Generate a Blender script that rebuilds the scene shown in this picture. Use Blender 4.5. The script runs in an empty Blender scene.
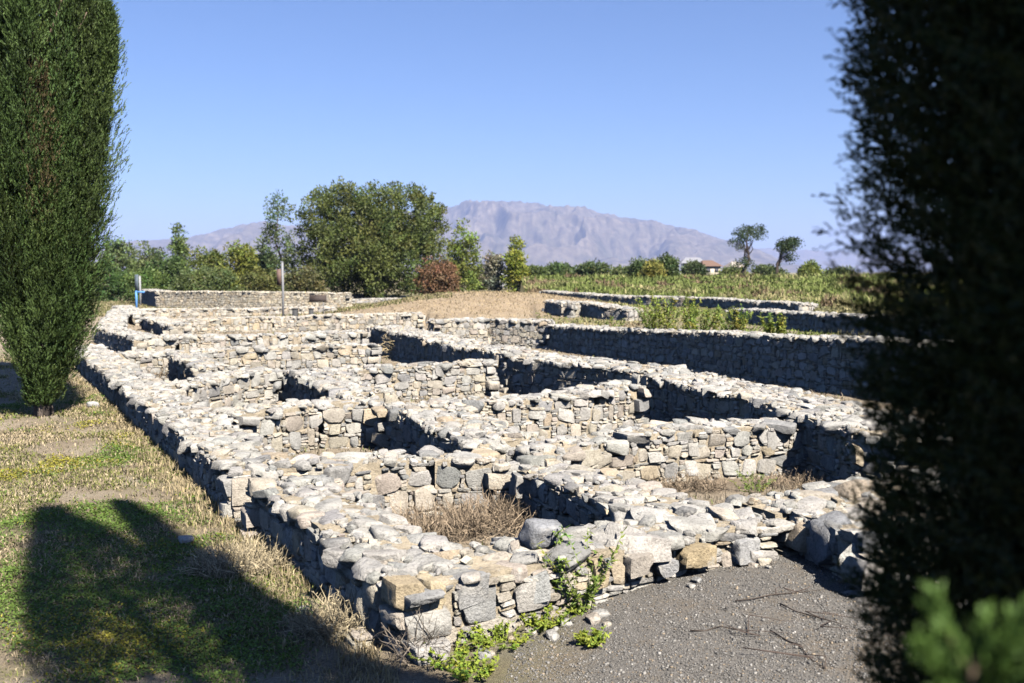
import bpy, math, random
import numpy as np
from mathutils import Vector, Matrix

SEED = 11
rng = np.random.default_rng(SEED)
random.seed(SEED)
sc = bpy.context.scene
COL = sc.collection
R = math.radians

# ------------------------------------------------------------------ camera frame
W, H_ = 1024, 683
F = 996.0
CAMZ = 2.2
HOR = 272.0
PITCH = math.atan((341.5 - HOR) / F)
cp, sp = math.cos(PITCH), math.sin(PITCH)

def ray(px, py):
    cx, cy = (px - 512.0) / F, (341.5 - py) / F
    return np.array([cx, cp + cy * sp, -sp + cy * cp])

def at(px, py, z):
    """World point on the level z seen at a pixel of the photograph."""
    d = ray(px, py)
    t = (z - CAMZ) / d[2]
    return np.array([d[0] * t, d[1] * t, z])

def atd(px, py, dist):
    """World point at ground distance dist seen at a pixel of the photograph."""
    d = ray(px, py)
    t = dist / d[1]
    return np.array([d[0] * t, dist, CAMZ + d[2] * t])

SUN_EL, SUN_TH = 47.0, 33.0                      # shadows fall 33 deg left of straight ahead
TO_SUN = np.array([math.sin(R(SUN_TH)) * math.cos(R(SUN_EL)), -math.cos(R(SUN_TH)) * math.cos(R(SUN_EL)), math.sin(R(SUN_EL))])

# ------------------------------------------------------------------ numpy noise
def _h(ix, iy, s):
    n = (ix.astype(np.int64) * 374761393 + iy.astype(np.int64) * 668265263 + s * 1442695041) & 0xFFFFFFFF
    n = ((n ^ (n >> 13)) * 1274126177) & 0xFFFFFFFF
    n = n ^ (n >> 16)
    return (n & 0xFFFF) / 65535.0

def vn(x, y, s=0):
    x = np.asarray(x, float); y = np.asarray(y, float)
    ix, iy = np.floor(x), np.floor(y)
    fx, fy = x - ix, y - iy
    fx = fx * fx * (3 - 2 * fx); fy = fy * fy * (3 - 2 * fy)
    a, b = _h(ix, iy, s), _h(ix + 1, iy, s)
    c, d = _h(ix, iy + 1, s), _h(ix + 1, iy + 1, s)
    return (a + (b - a) * fx) * (1 - fy) + (c + (d - c) * fx) * fy

def fbm(x, y, o=4, s=0):
    v, a, t = 0.0, 0.5, 0.0
    for i in range(o):
        v = v + a * vn(x * 2 ** i + 17.3 * i, y * 2 ** i - 9.1 * i, s + i); t += a; a *= 0.5
    return v / t

def sstep(a, b, x):
    t = np.clip((np.asarray(x, float) - a) / (b - a), 0, 1)
    return t * t * (3 - 2 * t)

def inpoly(x, y, poly):
    r = np.zeros(np.shape(x), bool)
    n = len(poly)
    for i in range(n):
        x0, y0 = poly[i]; x1, y1 = poly[(i + 1) % n]
        c = ((y0 > y) != (y1 > y))
        with np.errstate(divide='ignore', invalid='ignore'):
            xi = (x1 - x0) * (y - y0) / (y1 - y0 + 1e-12) + x0
        r ^= c & (x < xi)
    return r

# ------------------------------------------------------------------ mesh helpers
def mesh(name, V, Fc, mat, parent=None, col=None, smooth=False):
    V = np.asarray(V, np.float32); Fc = np.asarray(Fc, np.int32)
    k = Fc.shape[1]
    me = bpy.data.meshes.new(name)
    me.vertices.add(len(V)); me.vertices.foreach_set('co', V.ravel())
    me.loops.add(Fc.size); me.loops.foreach_set('vertex_index', Fc.ravel())
    me.polygons.add(len(Fc))
    me.polygons.foreach_set('loop_start', np.arange(0, Fc.size, k, dtype=np.int32))
    me.polygons.foreach_set('loop_total', np.full(len(Fc), k, np.int32))
    if smooth:
        me.polygons.foreach_set('use_smooth', np.ones(len(Fc), bool))
    me.update(calc_edges=True); me.validate()
    if col is not None:
        c = np.ones((len(V), 4), np.float32); c[:, :3] = col
        a = me.attributes.new('Col', 'FLOAT_COLOR', 'POINT')
        a.data.foreach_set('color', c.ravel())
    me.materials.append(mat)
    o = bpy.data.objects.new(name, me)
    COL.objects.link(o)
    if parent is not None:
        o.parent = parent
    return o

def tag(o, label=None, cat=None, group=None, kind=None):
    if label: o['label'] = label
    if cat: o['category'] = cat
    if group: o['group'] = group
    if kind: o['kind'] = kind
    return o

def empty(name, loc, label, cat, group=None):
    o = bpy.data.objects.new(name, None)
    o.empty_display_size = 0.2
    o.location = loc
    COL.objects.link(o)
    return tag(o, label, cat, group)

class Geo:
    """Collects quad pieces (with point colours) into one mesh."""
    def __init__(s): s.V, s.F, s.C, s.n = [], [], [], 0
    def add(s, V, Fc, col=(0.5, 0.5, 0.5)):
        V = np.asarray(V, float).reshape(-1, 3); Fc = np.asarray(Fc, int)
        s.V.append(V); s.F.append(Fc + s.n)
        c = np.asarray(col, float)
        s.C.append(np.broadcast_to(c, (len(V), 3)) if c.ndim == 1 else c)
        s.n += len(V)
    def build(s, name, mat, parent=None, smooth=False, off=None):
        V = np.concatenate(s.V)
        if off is not None: V = V - np.asarray(off)
        return mesh(name, V, np.concatenate(s.F), mat, parent, np.concatenate(s.C), smooth)

def tube(pts, rad, n=6):
    pts = np.asarray(pts, float); rad = np.broadcast_to(np.asarray(rad, float), (len(pts),))
    V = []
    for i, p in enumerate(pts):
        t = pts[min(i + 1, len(pts) - 1)] - pts[max(i - 1, 0)]
        t = t / (np.linalg.norm(t) + 1e-9)
        u = np.cross(t, [0.31, 0.87, 0.4] if abs(t[2]) > 0.9 else [0, 0, 1]); u /= np.linalg.norm(u) + 1e-9
        v = np.cross(t, u)
        a = np.linspace(0, 2 * np.pi, n, endpoint=False)
        V.append(p + rad[i] * (np.cos(a)[:, None] * u + np.sin(a)[:, None] * v))
    V = np.concatenate(V)
    Fc = [[i * n + j, i * n + (j + 1) % n, (i + 1) * n + (j + 1) % n, (i + 1) * n + j] for i in range(len(pts) - 1) for j in range(n)]
    k = len(V)
    V = np.vstack([V, pts[0], pts[-1]])
    for j in range(0, n, 2):
        Fc.append([k, (j + 2) % n, (j + 1) % n, j])
        b = (len(pts) - 1) * n
        Fc.append([k + 1, b + j, b + (j + 1) % n, b + (j + 2) % n])
    return V, np.array(Fc)

def boxq(x0, y0, z0, x1, y1, z1):
    V = np.array([[x, y, z] for z in (z0, z1) for y in (y0, y1) for x in (x0, x1)], float)
    Fc = np.array([[0, 2, 3, 1], [4, 5, 7, 6], [0, 1, 5, 4], [2, 6, 7, 3], [0, 4, 6, 2], [1, 3, 7, 5]])
    return V, Fc

# ------------------------------------------------------------------ materials
def newmat(name):
    m = bpy.data.materials.new(name); m.use_nodes = True
    nt = m.node_tree
    return m, nt, nt.nodes['Principled BSDF'], nt.nodes['Material Output']

def N(nt, typ, **kw):
    n = nt.nodes.new(typ)
    for k, v in kw.items(): setattr(n, k, v)
    return n

def noise(nt, vec, scale, detail=4, rough=0.55):
    n = N(nt, 'ShaderNodeTexNoise')
    n.inputs['Scale'].default_value = scale; n.inputs['Detail'].default_value = detail; n.inputs['Roughness'].default_value = rough
    nt.links.new(vec, n.inputs['Vector'])
    return n.outputs['Fac']

def ramp(nt, fac, stops):
    r = N(nt, 'ShaderNodeValToRGB')
    el = r.color_ramp.elements
    while len(el) < len(stops): el.new(0.5)
    for e, (p, c) in zip(el, stops):
        e.position = p; e.color = (*c, 1) if len(c) == 3 else c
    nt.links.new(fac, r.inputs['Fac'])
    return r.outputs['Color']

def mix(nt, a, b, fac, mode='MIX'):
    m = N(nt, 'ShaderNodeMix', data_type='RGBA', blend_type=mode)
    for s, v in ((m.inputs[0], fac), (m.inputs[6], a), (m.inputs[7], b)):
        if isinstance(v, bpy.types.NodeSocket): nt.links.new(v, s)
        elif isinstance(v, (int, float)): s.default_value = v
        else: s.default_value = (*v, 1)
    return m.outputs[2]

def bump(nt, bsdf, h, strength, dist):
    b = N(nt, 'ShaderNodeBump')
    b.inputs['Strength'].default_value = strength; b.inputs['Distance'].default_value = dist
    nt.links.new(h, b.inputs['Height']); nt.links.new(b.outputs['Normal'], bsdf.inputs['Normal'])

def g(v): return (v, v, v)

def mat_stone(name, warm=0.0):
    m, nt, bs, out = newmat(name)
    tc = N(nt, 'ShaderNodeTexCoord').outputs['Object']
    at_ = N(nt, 'ShaderNodeAttribute', attribute_name='Col').outputs['Color']
    big = ramp(nt, noise(nt, tc, 5.5, 5, 0.6), [(0.3, g(0.72)), (0.62, g(1.16))])
    c = mix(nt, at_, big, 1.0, 'MULTIPLY')
    # rusty iron staining and dark lichen, both as blotches with shapes of their own
    rust = ramp(nt, noise(nt, tc, 2.3, 6, 0.7), [(0.58, g(0)), (0.75, g(0.4))])
    c = mix(nt, c, (0.25, 0.195, 0.125), rust)
    fine = ramp(nt, noise(nt, tc, 46, 4, 0.7), [(0.33, g(0.62)), (0.5, g(1.0)), (0.75, g(1.12))])
    c = mix(nt, c, fine, 1.0, 'MULTIPLY')
    lich = ramp(nt, noise(nt, tc, 17, 5, 0.75), [(0.61, g(0)), (0.72, g(0.5))])
    c = mix(nt, c, (0.085, 0.085, 0.082), lich)
    pale = ramp(nt, noise(nt, tc, 9, 4, 0.7), [(0.57, g(0)), (0.68, g(0.55))])
    c = mix(nt, c, (0.43, 0.405, 0.36), pale)
    nt.links.new(c, bs.inputs['Base Color'])
    bs.inputs['Roughness'].default_value = 0.92
    bs.inputs['Specular IOR Level'].default_value = 0.15
    h = N(nt, 'ShaderNodeMath', operation='ADD')
    nt.links.new(noise(nt, tc, 14, 7, 0.68), h.inputs[0]); nt.links.new(noise(nt, tc, 60, 4, 0.7), h.inputs[1])
    bump(nt, bs, h.outputs[0], 0.8, 0.022)
    return m

def mat_col(name, rough=0.85, var=0.25, scale=8.0, bumpd=0.0, spec=0.2):
    m, nt, bs, out = newmat(name)
    tc = N(nt, 'ShaderNodeTexCoord').outputs['Object']
    at_ = N(nt, 'ShaderNodeAttribute', attribute_name='Col').outputs['Color']
    v = ramp(nt, noise(nt, tc, scale, 4, 0.6), [(0.3, g(1 - var)), (0.7, g(1 + var))])
    nt.links.new(mix(nt, at_, v, 1.0, 'MULTIPLY'), bs.inputs['Base Color'])
    bs.inputs['Roughness'].default_value = rough
    bs.inputs['Specular IOR Level'].default_value = spec
    if bumpd: bump(nt, bs, noise(nt, tc, scale * 4, 5, 0.65), 0.8, bumpd)
    return m

def mat_leaf(name, trans=0.25, rough=0.55):
    m, nt, bs, out = newmat(name)
    at_ = N(nt, 'ShaderNodeAttribute', attribute_name='Col').outputs['Color']
    nt.links.new(at_, bs.inputs['Base Color'])
    bs.inputs['Roughness'].default_value = rough
    bs.inputs['Specular IOR Level'].default_value = 0.25
    tr = N(nt, 'ShaderNodeBsdfTranslucent')
    nt.links.new(mix(nt, at_, (1.0, 1.15, 0.6), 1.0, 'MULTIPLY'), tr.inputs['Color'])
    ms = N(nt, 'ShaderNodeMixShader'); ms.inputs[0].default_value = trans
    nt.links.new(bs.outputs[0], ms.inputs[1]); nt.links.new(tr.outputs[0], ms.inputs[2])
    nt.links.new(ms.outputs[0], out.inputs['Surface'])
    return m

M_STONE = mat_stone('weathered_stone')
M_BARK = mat_col('bark', 0.9, 0.35, 14, 0.02)
M_LEAF = mat_leaf('leaf')
M_NEEDLE = mat_leaf('cypress_leaf', 0.12, 0.6)
M_STRAW = mat_leaf('straw', 0.2, 0.8)
M_TWIG = mat_col('dry_twig', 0.9, 0.2, 10)
M_PAINT = mat_col('paint', 0.5, 0.12, 20)
M_RUST = mat_col('worn_board', 0.7, 0.25, 9, 0.004)

# ------------------------------------------------------------------ ground
# plan of the sunken ruin floor (its edge runs under the outer walls)
q = lambda px, py, z: tuple(at(px, py, z)[:2])
INNER = [(-0.45, 6.0), (2.15, 7.5), (5.3, 9.15), (10.6, 12.0), (7.15, 20.0), (1.6, 32.4), (-1.0, 37.5), (-4.0, 44.0),
         (-18.0, 47.0), (-13.0, 31.0), (-9.3, 22.3), (-2.35, 9.3)]
RIGHT = [(10.3, 11.0), (7.15, 20.0), (1.6, 32.4), (1.0, 36.0), (1.0, 400.0), (900, 400), (900, -50), (14, -50), (11, 8)]

def ground_z(x, y):
    x = np.asarray(x, float); y = np.asarray(y, float)
    z = 0.0 + 0.05 * fbm(x * 0.5, y * 0.5, 3, 5) + 0.02 * fbm(x * 3, y * 3, 3, 8)
    # gravel yard in front rises a little to the right
    yard = sstep(-1.2, 2.2, x) * (1 - sstep(9, 13, y)) * (1 - sstep(6, 12, x))
    z = z + 0.16 * yard
    ins = inpoly(x, y, INNER)
    zi = -0.22 - 0.09 * sstep(1.5, 5.5, x + 0.45 * (y - 11.5)) + 0.17 * sstep(24, 36, y) * (1 - sstep(-4, 0, x))
    zi = zi + 0.06 * fbm(x * 0.9, y * 0.9, 3, 3) + 0.03 * (fbm(x * 4, y * 4, 3, 4) - 0.5)
    z = np.where(ins, zi, z)
    r = inpoly(x, y, RIGHT)
    # low strip before the field-foot wall, bank rising behind it
    ln = ((x - 1.8) * 22.3 + (y - 65.0) * 10.5) / 24.65
    zr = 0.32 + 0.42 * sstep(0.3, 1.2, ln) + 0.80 * sstep(0.5, 26, ln) + 0.15 * (fbm(x * 0.09, y * 0.09, 3, 9) - 0.5) + 0.06 * (fbm(x, y, 3, 10) - .5)
    zr = zr * (1 - 0.75 * sstep(260, 600, y))
    z = np.where(r & ~ins, zr, z)
    md = np.exp(-(((x + 1.3) / 6.2) ** 2 + ((y - 52) / 9.0) ** 2) ** 1.3)
    z = np.where(ins, z, np.maximum(z, z * (1 - md) + 1.12 * md + 0.05 * fbm(x, y, 3, 30) * md))
    return z

def gz(x, y): return float(ground_z(np.array([x]), np.array([y]))[0])

def axis(lo_far, lo, hi, hi_far, step, gr=1.12):
    a = list(np.arange(lo, hi, step))
    d, v = step, hi
    up = []
    while v < hi_far: up.append(v); d *= gr; v += d
    up.append(hi_far)
    d, v = step * gr, lo - step * gr
    dn = []
    while v > lo_far: dn.append(v); d *= gr; v -= d
    dn.append(lo_far)
    return np.array(dn[::-1] + a + up)

def build_ground():
    xs = axis(-14000, -16, 14, 14000, 0.13)
    ys = axis(-14000, 1.5, 40, 14000, 0.13)
    X, Y = np.meshgrid(xs, ys)
    Z = ground_z(X, Y)
    V = np.stack([X, Y, Z], -1).reshape(-1, 3)
    nx, ny = len(xs), len(ys)
    i = np.arange(nx * ny).reshape(ny, nx)
    Fc = np.stack([i[:-1, :-1], i[:-1, 1:], i[1:, 1:], i[1:, :-1]], -1).reshape(-1, 4)
    # surface kinds: R = gravel, G = green turf share, B = bare pale soil
    x, y = V[:, 0], V[:, 1]
    ins = inpoly(x, y, INNER); rt = inpoly(x, y, RIGHT) & ~ins
    wob = 0.9 * (fbm(x * 1.3, y * 1.3, 3, 40) - 0.5)
    gravel = sstep(-0.45, 0.35, x - 0.15 * (y - 4) + wob) * (1 - sstep(8.5, 10, y)) * (~ins) * (1 - sstep(9, 12, x))
    green = np.where(rt, 0.75, 0.0) * sstep(30, 40, y)
    lawn = (~ins & ~rt) & (x < 1)
    green = green + lawn * (0.05 + 0.5 * sstep(0.5, 0.66, fbm(x * 0.75 + fbm(x, y, 2, 212), y * 0.75 + fbm(x, y, 2, 213), 4, 21))) * (1 - sstep(22, 30, y))
    green = green + (1 - sstep(60, 70, y)) * 0 + (~ins & ~rt) * 0.5 * sstep(62, 72, y)
    md = np.exp(-(((x + 1.3) / 6.6) ** 2 + ((y - 51) / 11.0) ** 2) ** 1.5)
    bare = np.clip(md * 1.3, 0, 1) * (~ins)
    green = green * (1 - bare)
    c = np.stack([gravel, green, bare], -1)
    m, nt, bs, out = newmat('ground')
    tc = N(nt, 'ShaderNodeTexCoord').outputs['Object']
    mask = N(nt, 'ShaderNodeAttribute', attribute_name='Col').outputs['Color']
    sep = N(nt, 'ShaderNodeSeparateColor'); nt.links.new(mask, sep.inputs[0])
    soil = ramp(nt, noise(nt, tc, 1.7, 8, 0.7), [(0.3, (0.22, 0.17, 0.12)), (0.5, (0.32, 0.258, 0.185)), (0.7, (0.41, 0.35, 0.265))])
    soil = mix(nt, soil, ramp(nt, noise(nt, tc, 60, 4, 0.7), [(0.35, g(0.6)), (0.6, g(1.15))]), 1.0, 'MULTIPLY')
    turf = ramp(nt, noise(nt, tc, 2.6, 8, 0.7), [(0.3, (0.07, 0.085, 0.025)), (0.55, (0.14, 0.14, 0.045)), (0.75, (0.25, 0.20, 0.09))])
    turf = mix(nt, turf, ramp(nt, noise(nt, tc, 45, 4, 0.7), [(0.35, g(0.55)), (0.6, g(1.2))]), 1.0, 'MULTIPLY')
    grv = ramp(nt, noise(nt, tc, 95, 5, 0.8), [(0.35, (0.09, 0.083, 0.075)), (0.5, (0.185, 0.17, 0.15)), (0.66, (0.31, 0.285, 0.25))])
    grv = mix(nt, grv, (0.22, 0.17, 0.115), ramp(nt, noise(nt, tc, 1.5, 6, 0.7), [(0.5, g(0)), (0.68, g(0.8))]))
    bare_c = ramp(nt, noise(nt, tc, 0.9, 9, 0.75), [(0.3, (0.21, 0.155, 0.095)), (0.5, (0.29, 0.22, 0.145)), (0.7, (0.36, 0.29, 0.20))])
    c1 = mix(nt, soil, turf, sep.outputs[1])
    c1 = mix(nt, c1, bare_c, sep.outputs[2])
    c1 = mix(nt, c1, grv, sep.outputs[0])
    nt.links.new(c1, bs.inputs['Base Color'])
    bs.inputs['Roughness'].default_value = 0.95; bs.inputs['Specular IOR Level'].default_value = 0.1
    h = N(nt, 'ShaderNodeMath', operation='ADD')
    nt.links.new(noise(nt, tc, 25, 7, 0.75), h.inputs[0]); nt.links.new(noise(nt, tc, 110, 3, 0.7), h.inputs[1])
    bump(nt, bs, h.outputs[0], 0.9, 0.025)
    tag(mesh('ground', V, Fc, m, None, c, True), kind='structure')

build_ground()

# ------------------------------------------------------------------ mountains
def build_range(name, prof, dist, depth, seed, rough):
    px = np.array([p[0] for p in prof], float); py = np.array([p[1] for p in prof], float)
    nx, ny = 760, 170
    u = np.linspace(px[0], px[-1], nx); t = np.linspace(0, 1, ny)
    U, T = np.meshgrid(u, t)
    Yd = dist + depth * (T - 0.55)
    Xd = (U - 512) / F * dist * (0.5 + 0.5 * Yd / dist)
    hp = np.interp(U, px, py)
    hh = np.maximum(0, (HOR - hp)) / F * dist + 2
    rid = 1 - np.abs(T - 0.55) / np.where(T < 0.55, 0.55, 0.45)
    a = fbm(Xd / 900, Yd / 900, 6, seed)
    b = 1 - np.abs(2 * fbm(Xd / 420 + 0.6 * a, Yd / 900, 5, seed + 3) - 1)
    e = np.clip(rid, 0, 1) ** 1.15
    Z = hh * (e + rough * e * (1 - e) * 2.2 * (b - 0.72) * 2 + 0.10 * e * (a - 0.5)) + hh * 0.09 * e * (np.abs(2 * fbm(Xd / 170, Yd / 320, 5, seed + 9) - 1) - 0.3) + hh * .05 * e * (np.abs(2 * fbm(Xd / 60, Yd / 110, 4, seed + 19) - 1) - .3)
    Z = Z - 30 * (1 - sstep(0, 0.08, e))
    V = np.stack([Xd, Yd, Z], -1).reshape(-1, 3)
    i = np.arange(nx * ny).reshape(ny, nx)
    Fc = np.stack([i[:-1, :-1], i[:-1, 1:], i[1:, 1:], i[1:, :-1]], -1).reshape(-1, 4)
    m, nt, bs, out = newmat(name + '_rock')
    tc = N(nt, 'ShaderNodeTexCoord').outputs['Object']
    c = ramp(nt, noise(nt, tc, 0.004, 8, 0.7), [(0.3, (0.06, 0.056, 0.035)), (0.5, (0.12, 0.098, 0.068)), (0.7, (0.18, 0.145, 0.105))])
    c = mix(nt, c, ramp(nt, noise(nt, tc, 0.02, 6, 0.75), [(0.4, g(0.6)), (0.62, g(1.25))]), 1.0, 'MULTIPLY')
    nt.links.new(c, bs.inputs['Base Color']); bs.inputs['Roughness'].default_value = 1.0
    bs.inputs['Specular IOR Level'].default_value = 0.055
    tag(mesh(name, V, Fc, m, None, None, True), kind='structure')

build_range('mountain', [(60, 268), (100, 257), (145, 241), (200, 235), (235, 226), (262, 220), (300, 226), (340, 222), (390, 212), (445, 206), (470, 202), (492, 201), (512, 201),
             (540, 203), (560, 207), (580, 206), (605, 212), (625, 218), (650, 221), (668, 227), (700, 233), (725, 240), (745, 249), (775, 260), (800, 268)], 7600, 3600, 51, 0.95)
build_range('mountain_far', [(640, 262), (700, 252), (760, 248), (800, 250), (840, 251), (870, 256), (920, 250), (1000, 258), (1150, 266)], 11500, 2500, 77, 0.4)
build_range('mountain_far', [(-200, 262), (-80, 252), (40, 256), (110, 258), (160, 248), (230, 262)], 11000, 2500, 83, 0.4)

# ------------------------------------------------------------------ stones
def cube_sphere(n):
    idx, V, Fc = {}, [], []
    def vid(p):
        k = tuple(np.round(p, 5))
        if k not in idx: idx[k] = len(V); V.append(p)
        return idx[k]
    lin = np.linspace(-1, 1, n + 1)
    for ax in range(3):
        for sg in (-1, 1):
            for a in range(n):
                for b in range(n):
                    qd = []
                    for (da, db) in ((0, 0), (1, 0), (1, 1), (0, 1)):
                        p = np.zeros(3); p[ax] = sg; p[(ax + 1) % 3] = lin[a + da]; p[(ax + 2) % 3] = lin[b + db]
                        qd.append(vid(p))
                    Fc.append(qd if sg > 0 else qd[::-1])
    return np.array(V), np.array(Fc)

def stone_lib(n, count, seed, flat=False):
    r = np.random.default_rng(seed)
    V0, Fc = cube_sphere(n)
    V0 = np.tan(V0 * 0.72) / math.tan(0.72)
    D = V0 / np.linalg.norm(V0, axis=1)[:, None]
    out = []
    for i in range(count):
        e = r.uniform(7, 20) if flat else r.uniform(4.5, 14)
        P = D / (np.sum(np.abs(D) ** e, 1) ** (1 / e))[:, None]
        # skew the block, then split it along random cleavage planes
        P = P @ (np.eye(3) + r.normal(0, .11, (3, 3)))
        for k in range(r.integers(5, 9) if flat else r.integers(9, 15)):
            nn = r.normal(size=3)
            if flat: nn[1] *= 0.35
            nn /= np.linalg.norm(nn)
            sup = np.max(P @ nn)
            d = sup * (r.uniform(0.76, 0.97) if flat else r.uniform(0.66, 0.93))
            P = P - np.maximum(0, P @ nn - d)[:, None] * nn
        for k in range(3):
            w = r.normal(size=3) * r.uniform(3, 7)
            P = P * (1 + 0.014 * np.sin(P @ w + r.uniform(0, 6)))[:, None]
        if flat:                                        # dressed outer faces, nearly in the plane of the wall
            for sg in (-1, 1):
                nn = np.array([r.normal(0, .05), sg, r.normal(0, .05)])
                P = P - np.maximum(0, P @ nn - np.max(P @ nn) * .72)[:, None] * nn * .9
        lo, hi = P.min(0), P.max(0)
        P = (P - (lo + hi) / 2) / ((hi - lo) / 2)
        out.append(P)
    return np.array(out), Fc

LIB = {n: stone_lib(n, 28, 100 + n) for n in (7, 5, 3)}
LIBF = {n: stone_lib(n, 36, 300 + n, True) for n in (7, 5, 3)}

PAL = np.array([(0.385, 0.362, 0.322), (0.32, 0.305, 0.278), (0.24, 0.234, 0.222), (0.41, 0.362, 0.29), (0.385, 0.315, 0.225), (0.36, 0.312, 0.26)])
P_FACE = [0.32, 0.17, 0.07, 0.27, 0.05, 0.12]
P_CHIP = [0.26, 0.16, 0.05, 0.37, 0.06, 0.10]
P_TOP = [0.48, 0.30, 0.10, 0.08, 0.012, 0.028]

class Stones:
    def __init__(s, rg): s.r = rg; s.fix = {}; s.tone = np.ones(3); s.c, s.h, s.R, s.k = [], [], [], []
    def add(s, c, half, fr, kind): s.c.append(c); s.h.append(half); s.R.append(fr); s.k.append(kind)
    def emit(s, G, n):
        if not s.c: return
        r = s.r
        q = {7: 7, 5: 5, 3: 3}[n]
        lib, Fc = LIB[q]
        c = np.array(s.c); h = np.array(s.h); Rm = np.array(s.R); k = np.array(s.k)
        m = len(c)
        S = lib[r.integers(0, len(lib), m)]
        S = np.where((k == 2)[:, None, None], S, LIBF[q][0][r.integers(0, 36, m)]) * r.choice([-1.0, 1.0], (m, 1, 3))
        P = S * h[:, None, :]
        V = np.einsum('mij,mvj->mvi', Rm, P) + c[:, None, :]
        col = np.zeros((m, 3))
        for kk, pr in ((0, P_FACE), (1, P_CHIP), (2, P_TOP)):
            q_ = k == kk
            if q_.any(): col[q_] = PAL[r.choice(len(PAL), q_.sum(), p=pr)]
        for i_, cc in s.fix.items(): col[i_] = cc
        col *= r.uniform(0.86, 1.12, (m, 1)) * s.tone * r.uniform(0.985, 1.015, (m, 3))
        nv = lib.shape[1]
        FF = (Fc[None] + (np.arange(m) * nv)[:, None, None]).reshape(-1, 4)
        G.add(V.reshape(-1, 3), FF, np.repeat(col, nv, 0))

def rot_frame(fr, r, yaw=0.0, tilt=0.0, roll=0.0):
    a, b, c = r.normal(0, yaw) if yaw else 0, r.normal(0, tilt) if tilt else 0, r.normal(0, roll) if roll else 0
    M = Matrix.Rotation(a, 3, 'Z') @ Matrix.Rotation(b, 3, 'X') @ Matrix.Rotation(c, 3, 'Y')
    return fr @ np.array(M)

def face(S, r, o, s_dir, n_dir, L, zb, zt0, zt1, k):
    """Coursed rubble: boulders, stacks of thin chips between them, levelling courses. k = size scale."""
    fr = np.stack([s_dir, n_dir, np.array([0, 0, 1.0])], 1)
    z = zb
    zmax = max(zt0, zt1)
    def put(s, zc, w, h, kind):
        zt = zt0 + (zt1 - zt0) * s / max(L, 1e-6)
        if zc + 0.3 * h > zt or s < -0.02 or s > L + 0.02: return
        dp = (r.uniform(0.10, 0.15) if kind == 0 else r.uniform(0.07, 0.10)) * (0.8 + 0.2 * k)
        pr = r.uniform(-0.032, -0.012) if kind == 0 else r.uniform(-0.034, -0.014)
        S.add(o + s_dir * s + n_dir * (pr - dp) + np.array([0, 0, zc]),
              (w * 0.56, dp, h * 0.57), rot_frame(fr, r, 0.022, 0.022, 0.07 if kind == 0 else 0.04), kind)
    while z < zmax - 0.03:
        rh = r.uniform(0.14, 0.27) * k
        if r.random() < 0.15: rh *= 1.25
        rh = min(rh, max(zmax - z, 0.06))
        s = r.uniform(-0.15, 0.0)
        while s < L:
            bw = r.uniform(0.13, 0.38) * k
            if r.random() < 0.2: bw *= 0.6
            bh = rh * r.uniform(0.78, 1.03)
            put(s + bw / 2, z + bh / 2, bw, bh, 0)
            if bh < rh * 0.88: put(s + bw / 2, z + bh + (rh - bh) / 2, bw * r.uniform(0.5, 0.9), rh - bh, 1)
            s += bw + 0.008
            if r.random() < 0.86:
                gw = r.uniform(0.06, 0.15) * k; zz = z
                while zz < z + rh - 0.015:
                    ch = min(r.uniform(0.025, 0.075) * k, z + rh - zz)
                    cw = gw * r.uniform(0.75, 1.1)
                    put(s + gw / 2 + r.normal(0, 0.008), zz + ch / 2, cw, ch * 0.95, 1)
                    zz += ch + 0.004
                s += gw + 0.006
        z += rh + 0.006
        if r.random() < 0.6:
            th = r.uniform(0.025, 0.05) * k; s = 0.0
            while s < L:
                w = r.uniform(0.06, 0.2) * k
                if r.random() < 0.85: put(s + w / 2, z + th / 2, w, th, 1)
                s += w + 0.01
            z += th + 0.004

def top(S, r, o, s_dir, n_dir, L, wd, zt0, zt1, k, first=False, last=False):
    """o = start of the near top edge; n_dir points across the wall."""
    fr = np.stack([s_dir, n_dir, np.array([0, 0, 1.0])], 1)
    cell = 0.23 * k
    ns, nw = max(1, int(round(L / cell))), max(2, int(round(wd / cell)))
    for i in range(ns):
        for j in range(nw):
            if r.random() < 0.10: continue
            s = (i + 0.5 + r.uniform(-0.40, 0.40)) * L / ns
            w = (j + 0.5 + r.uniform(-0.38, 0.38)) * wd / nw
            zt = zt0 + (zt1 - zt0) * s / L
            b = r.uniform(0.07, 0.17) * k if r.random() < 0.82 else r.uniform(0.16, 0.24) * k
            hz = b * r.uniform(0.34, 0.62)
            dd = b * r.uniform(0.62, 0.95)
            w = min(max(w, dd * .80 - .02), wd - dd * .80 + .02)
            if first: s = max(s, b * .9)
            if last: s = min(s, L - b * .9)
            S.add(o + s_dir * s + n_dir * w + np.array([0, 0, zt - hz * 0.80 + r.uniform(-0.028, 0.022)]),
                  (b, dd, hz), rot_frame(fr, r, 0.55 if b > .15 * k else 1.4, 0.085, 0.085), 2)
    for i in range(int(L * wd * 80 / k ** 2)):
        s, w = r.uniform(0, L), r.uniform(0.03, wd - .03)
        zt = zt0 + (zt1 - zt0) * s / L
        b = r.uniform(0.018, 0.06) * k
        S.add(o + s_dir * s + n_dir * w + np.array([0, 0, zt - 0.04 + r.uniform(-0.03, 0.035)]),
              (b, b * r.uniform(0.6, 0.95), b * r.uniform(0.4, 0.8)), rot_frame(fr, r, 1.5, 0.25, 0.25), 2 if r.random() < .6 else 1)

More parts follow.
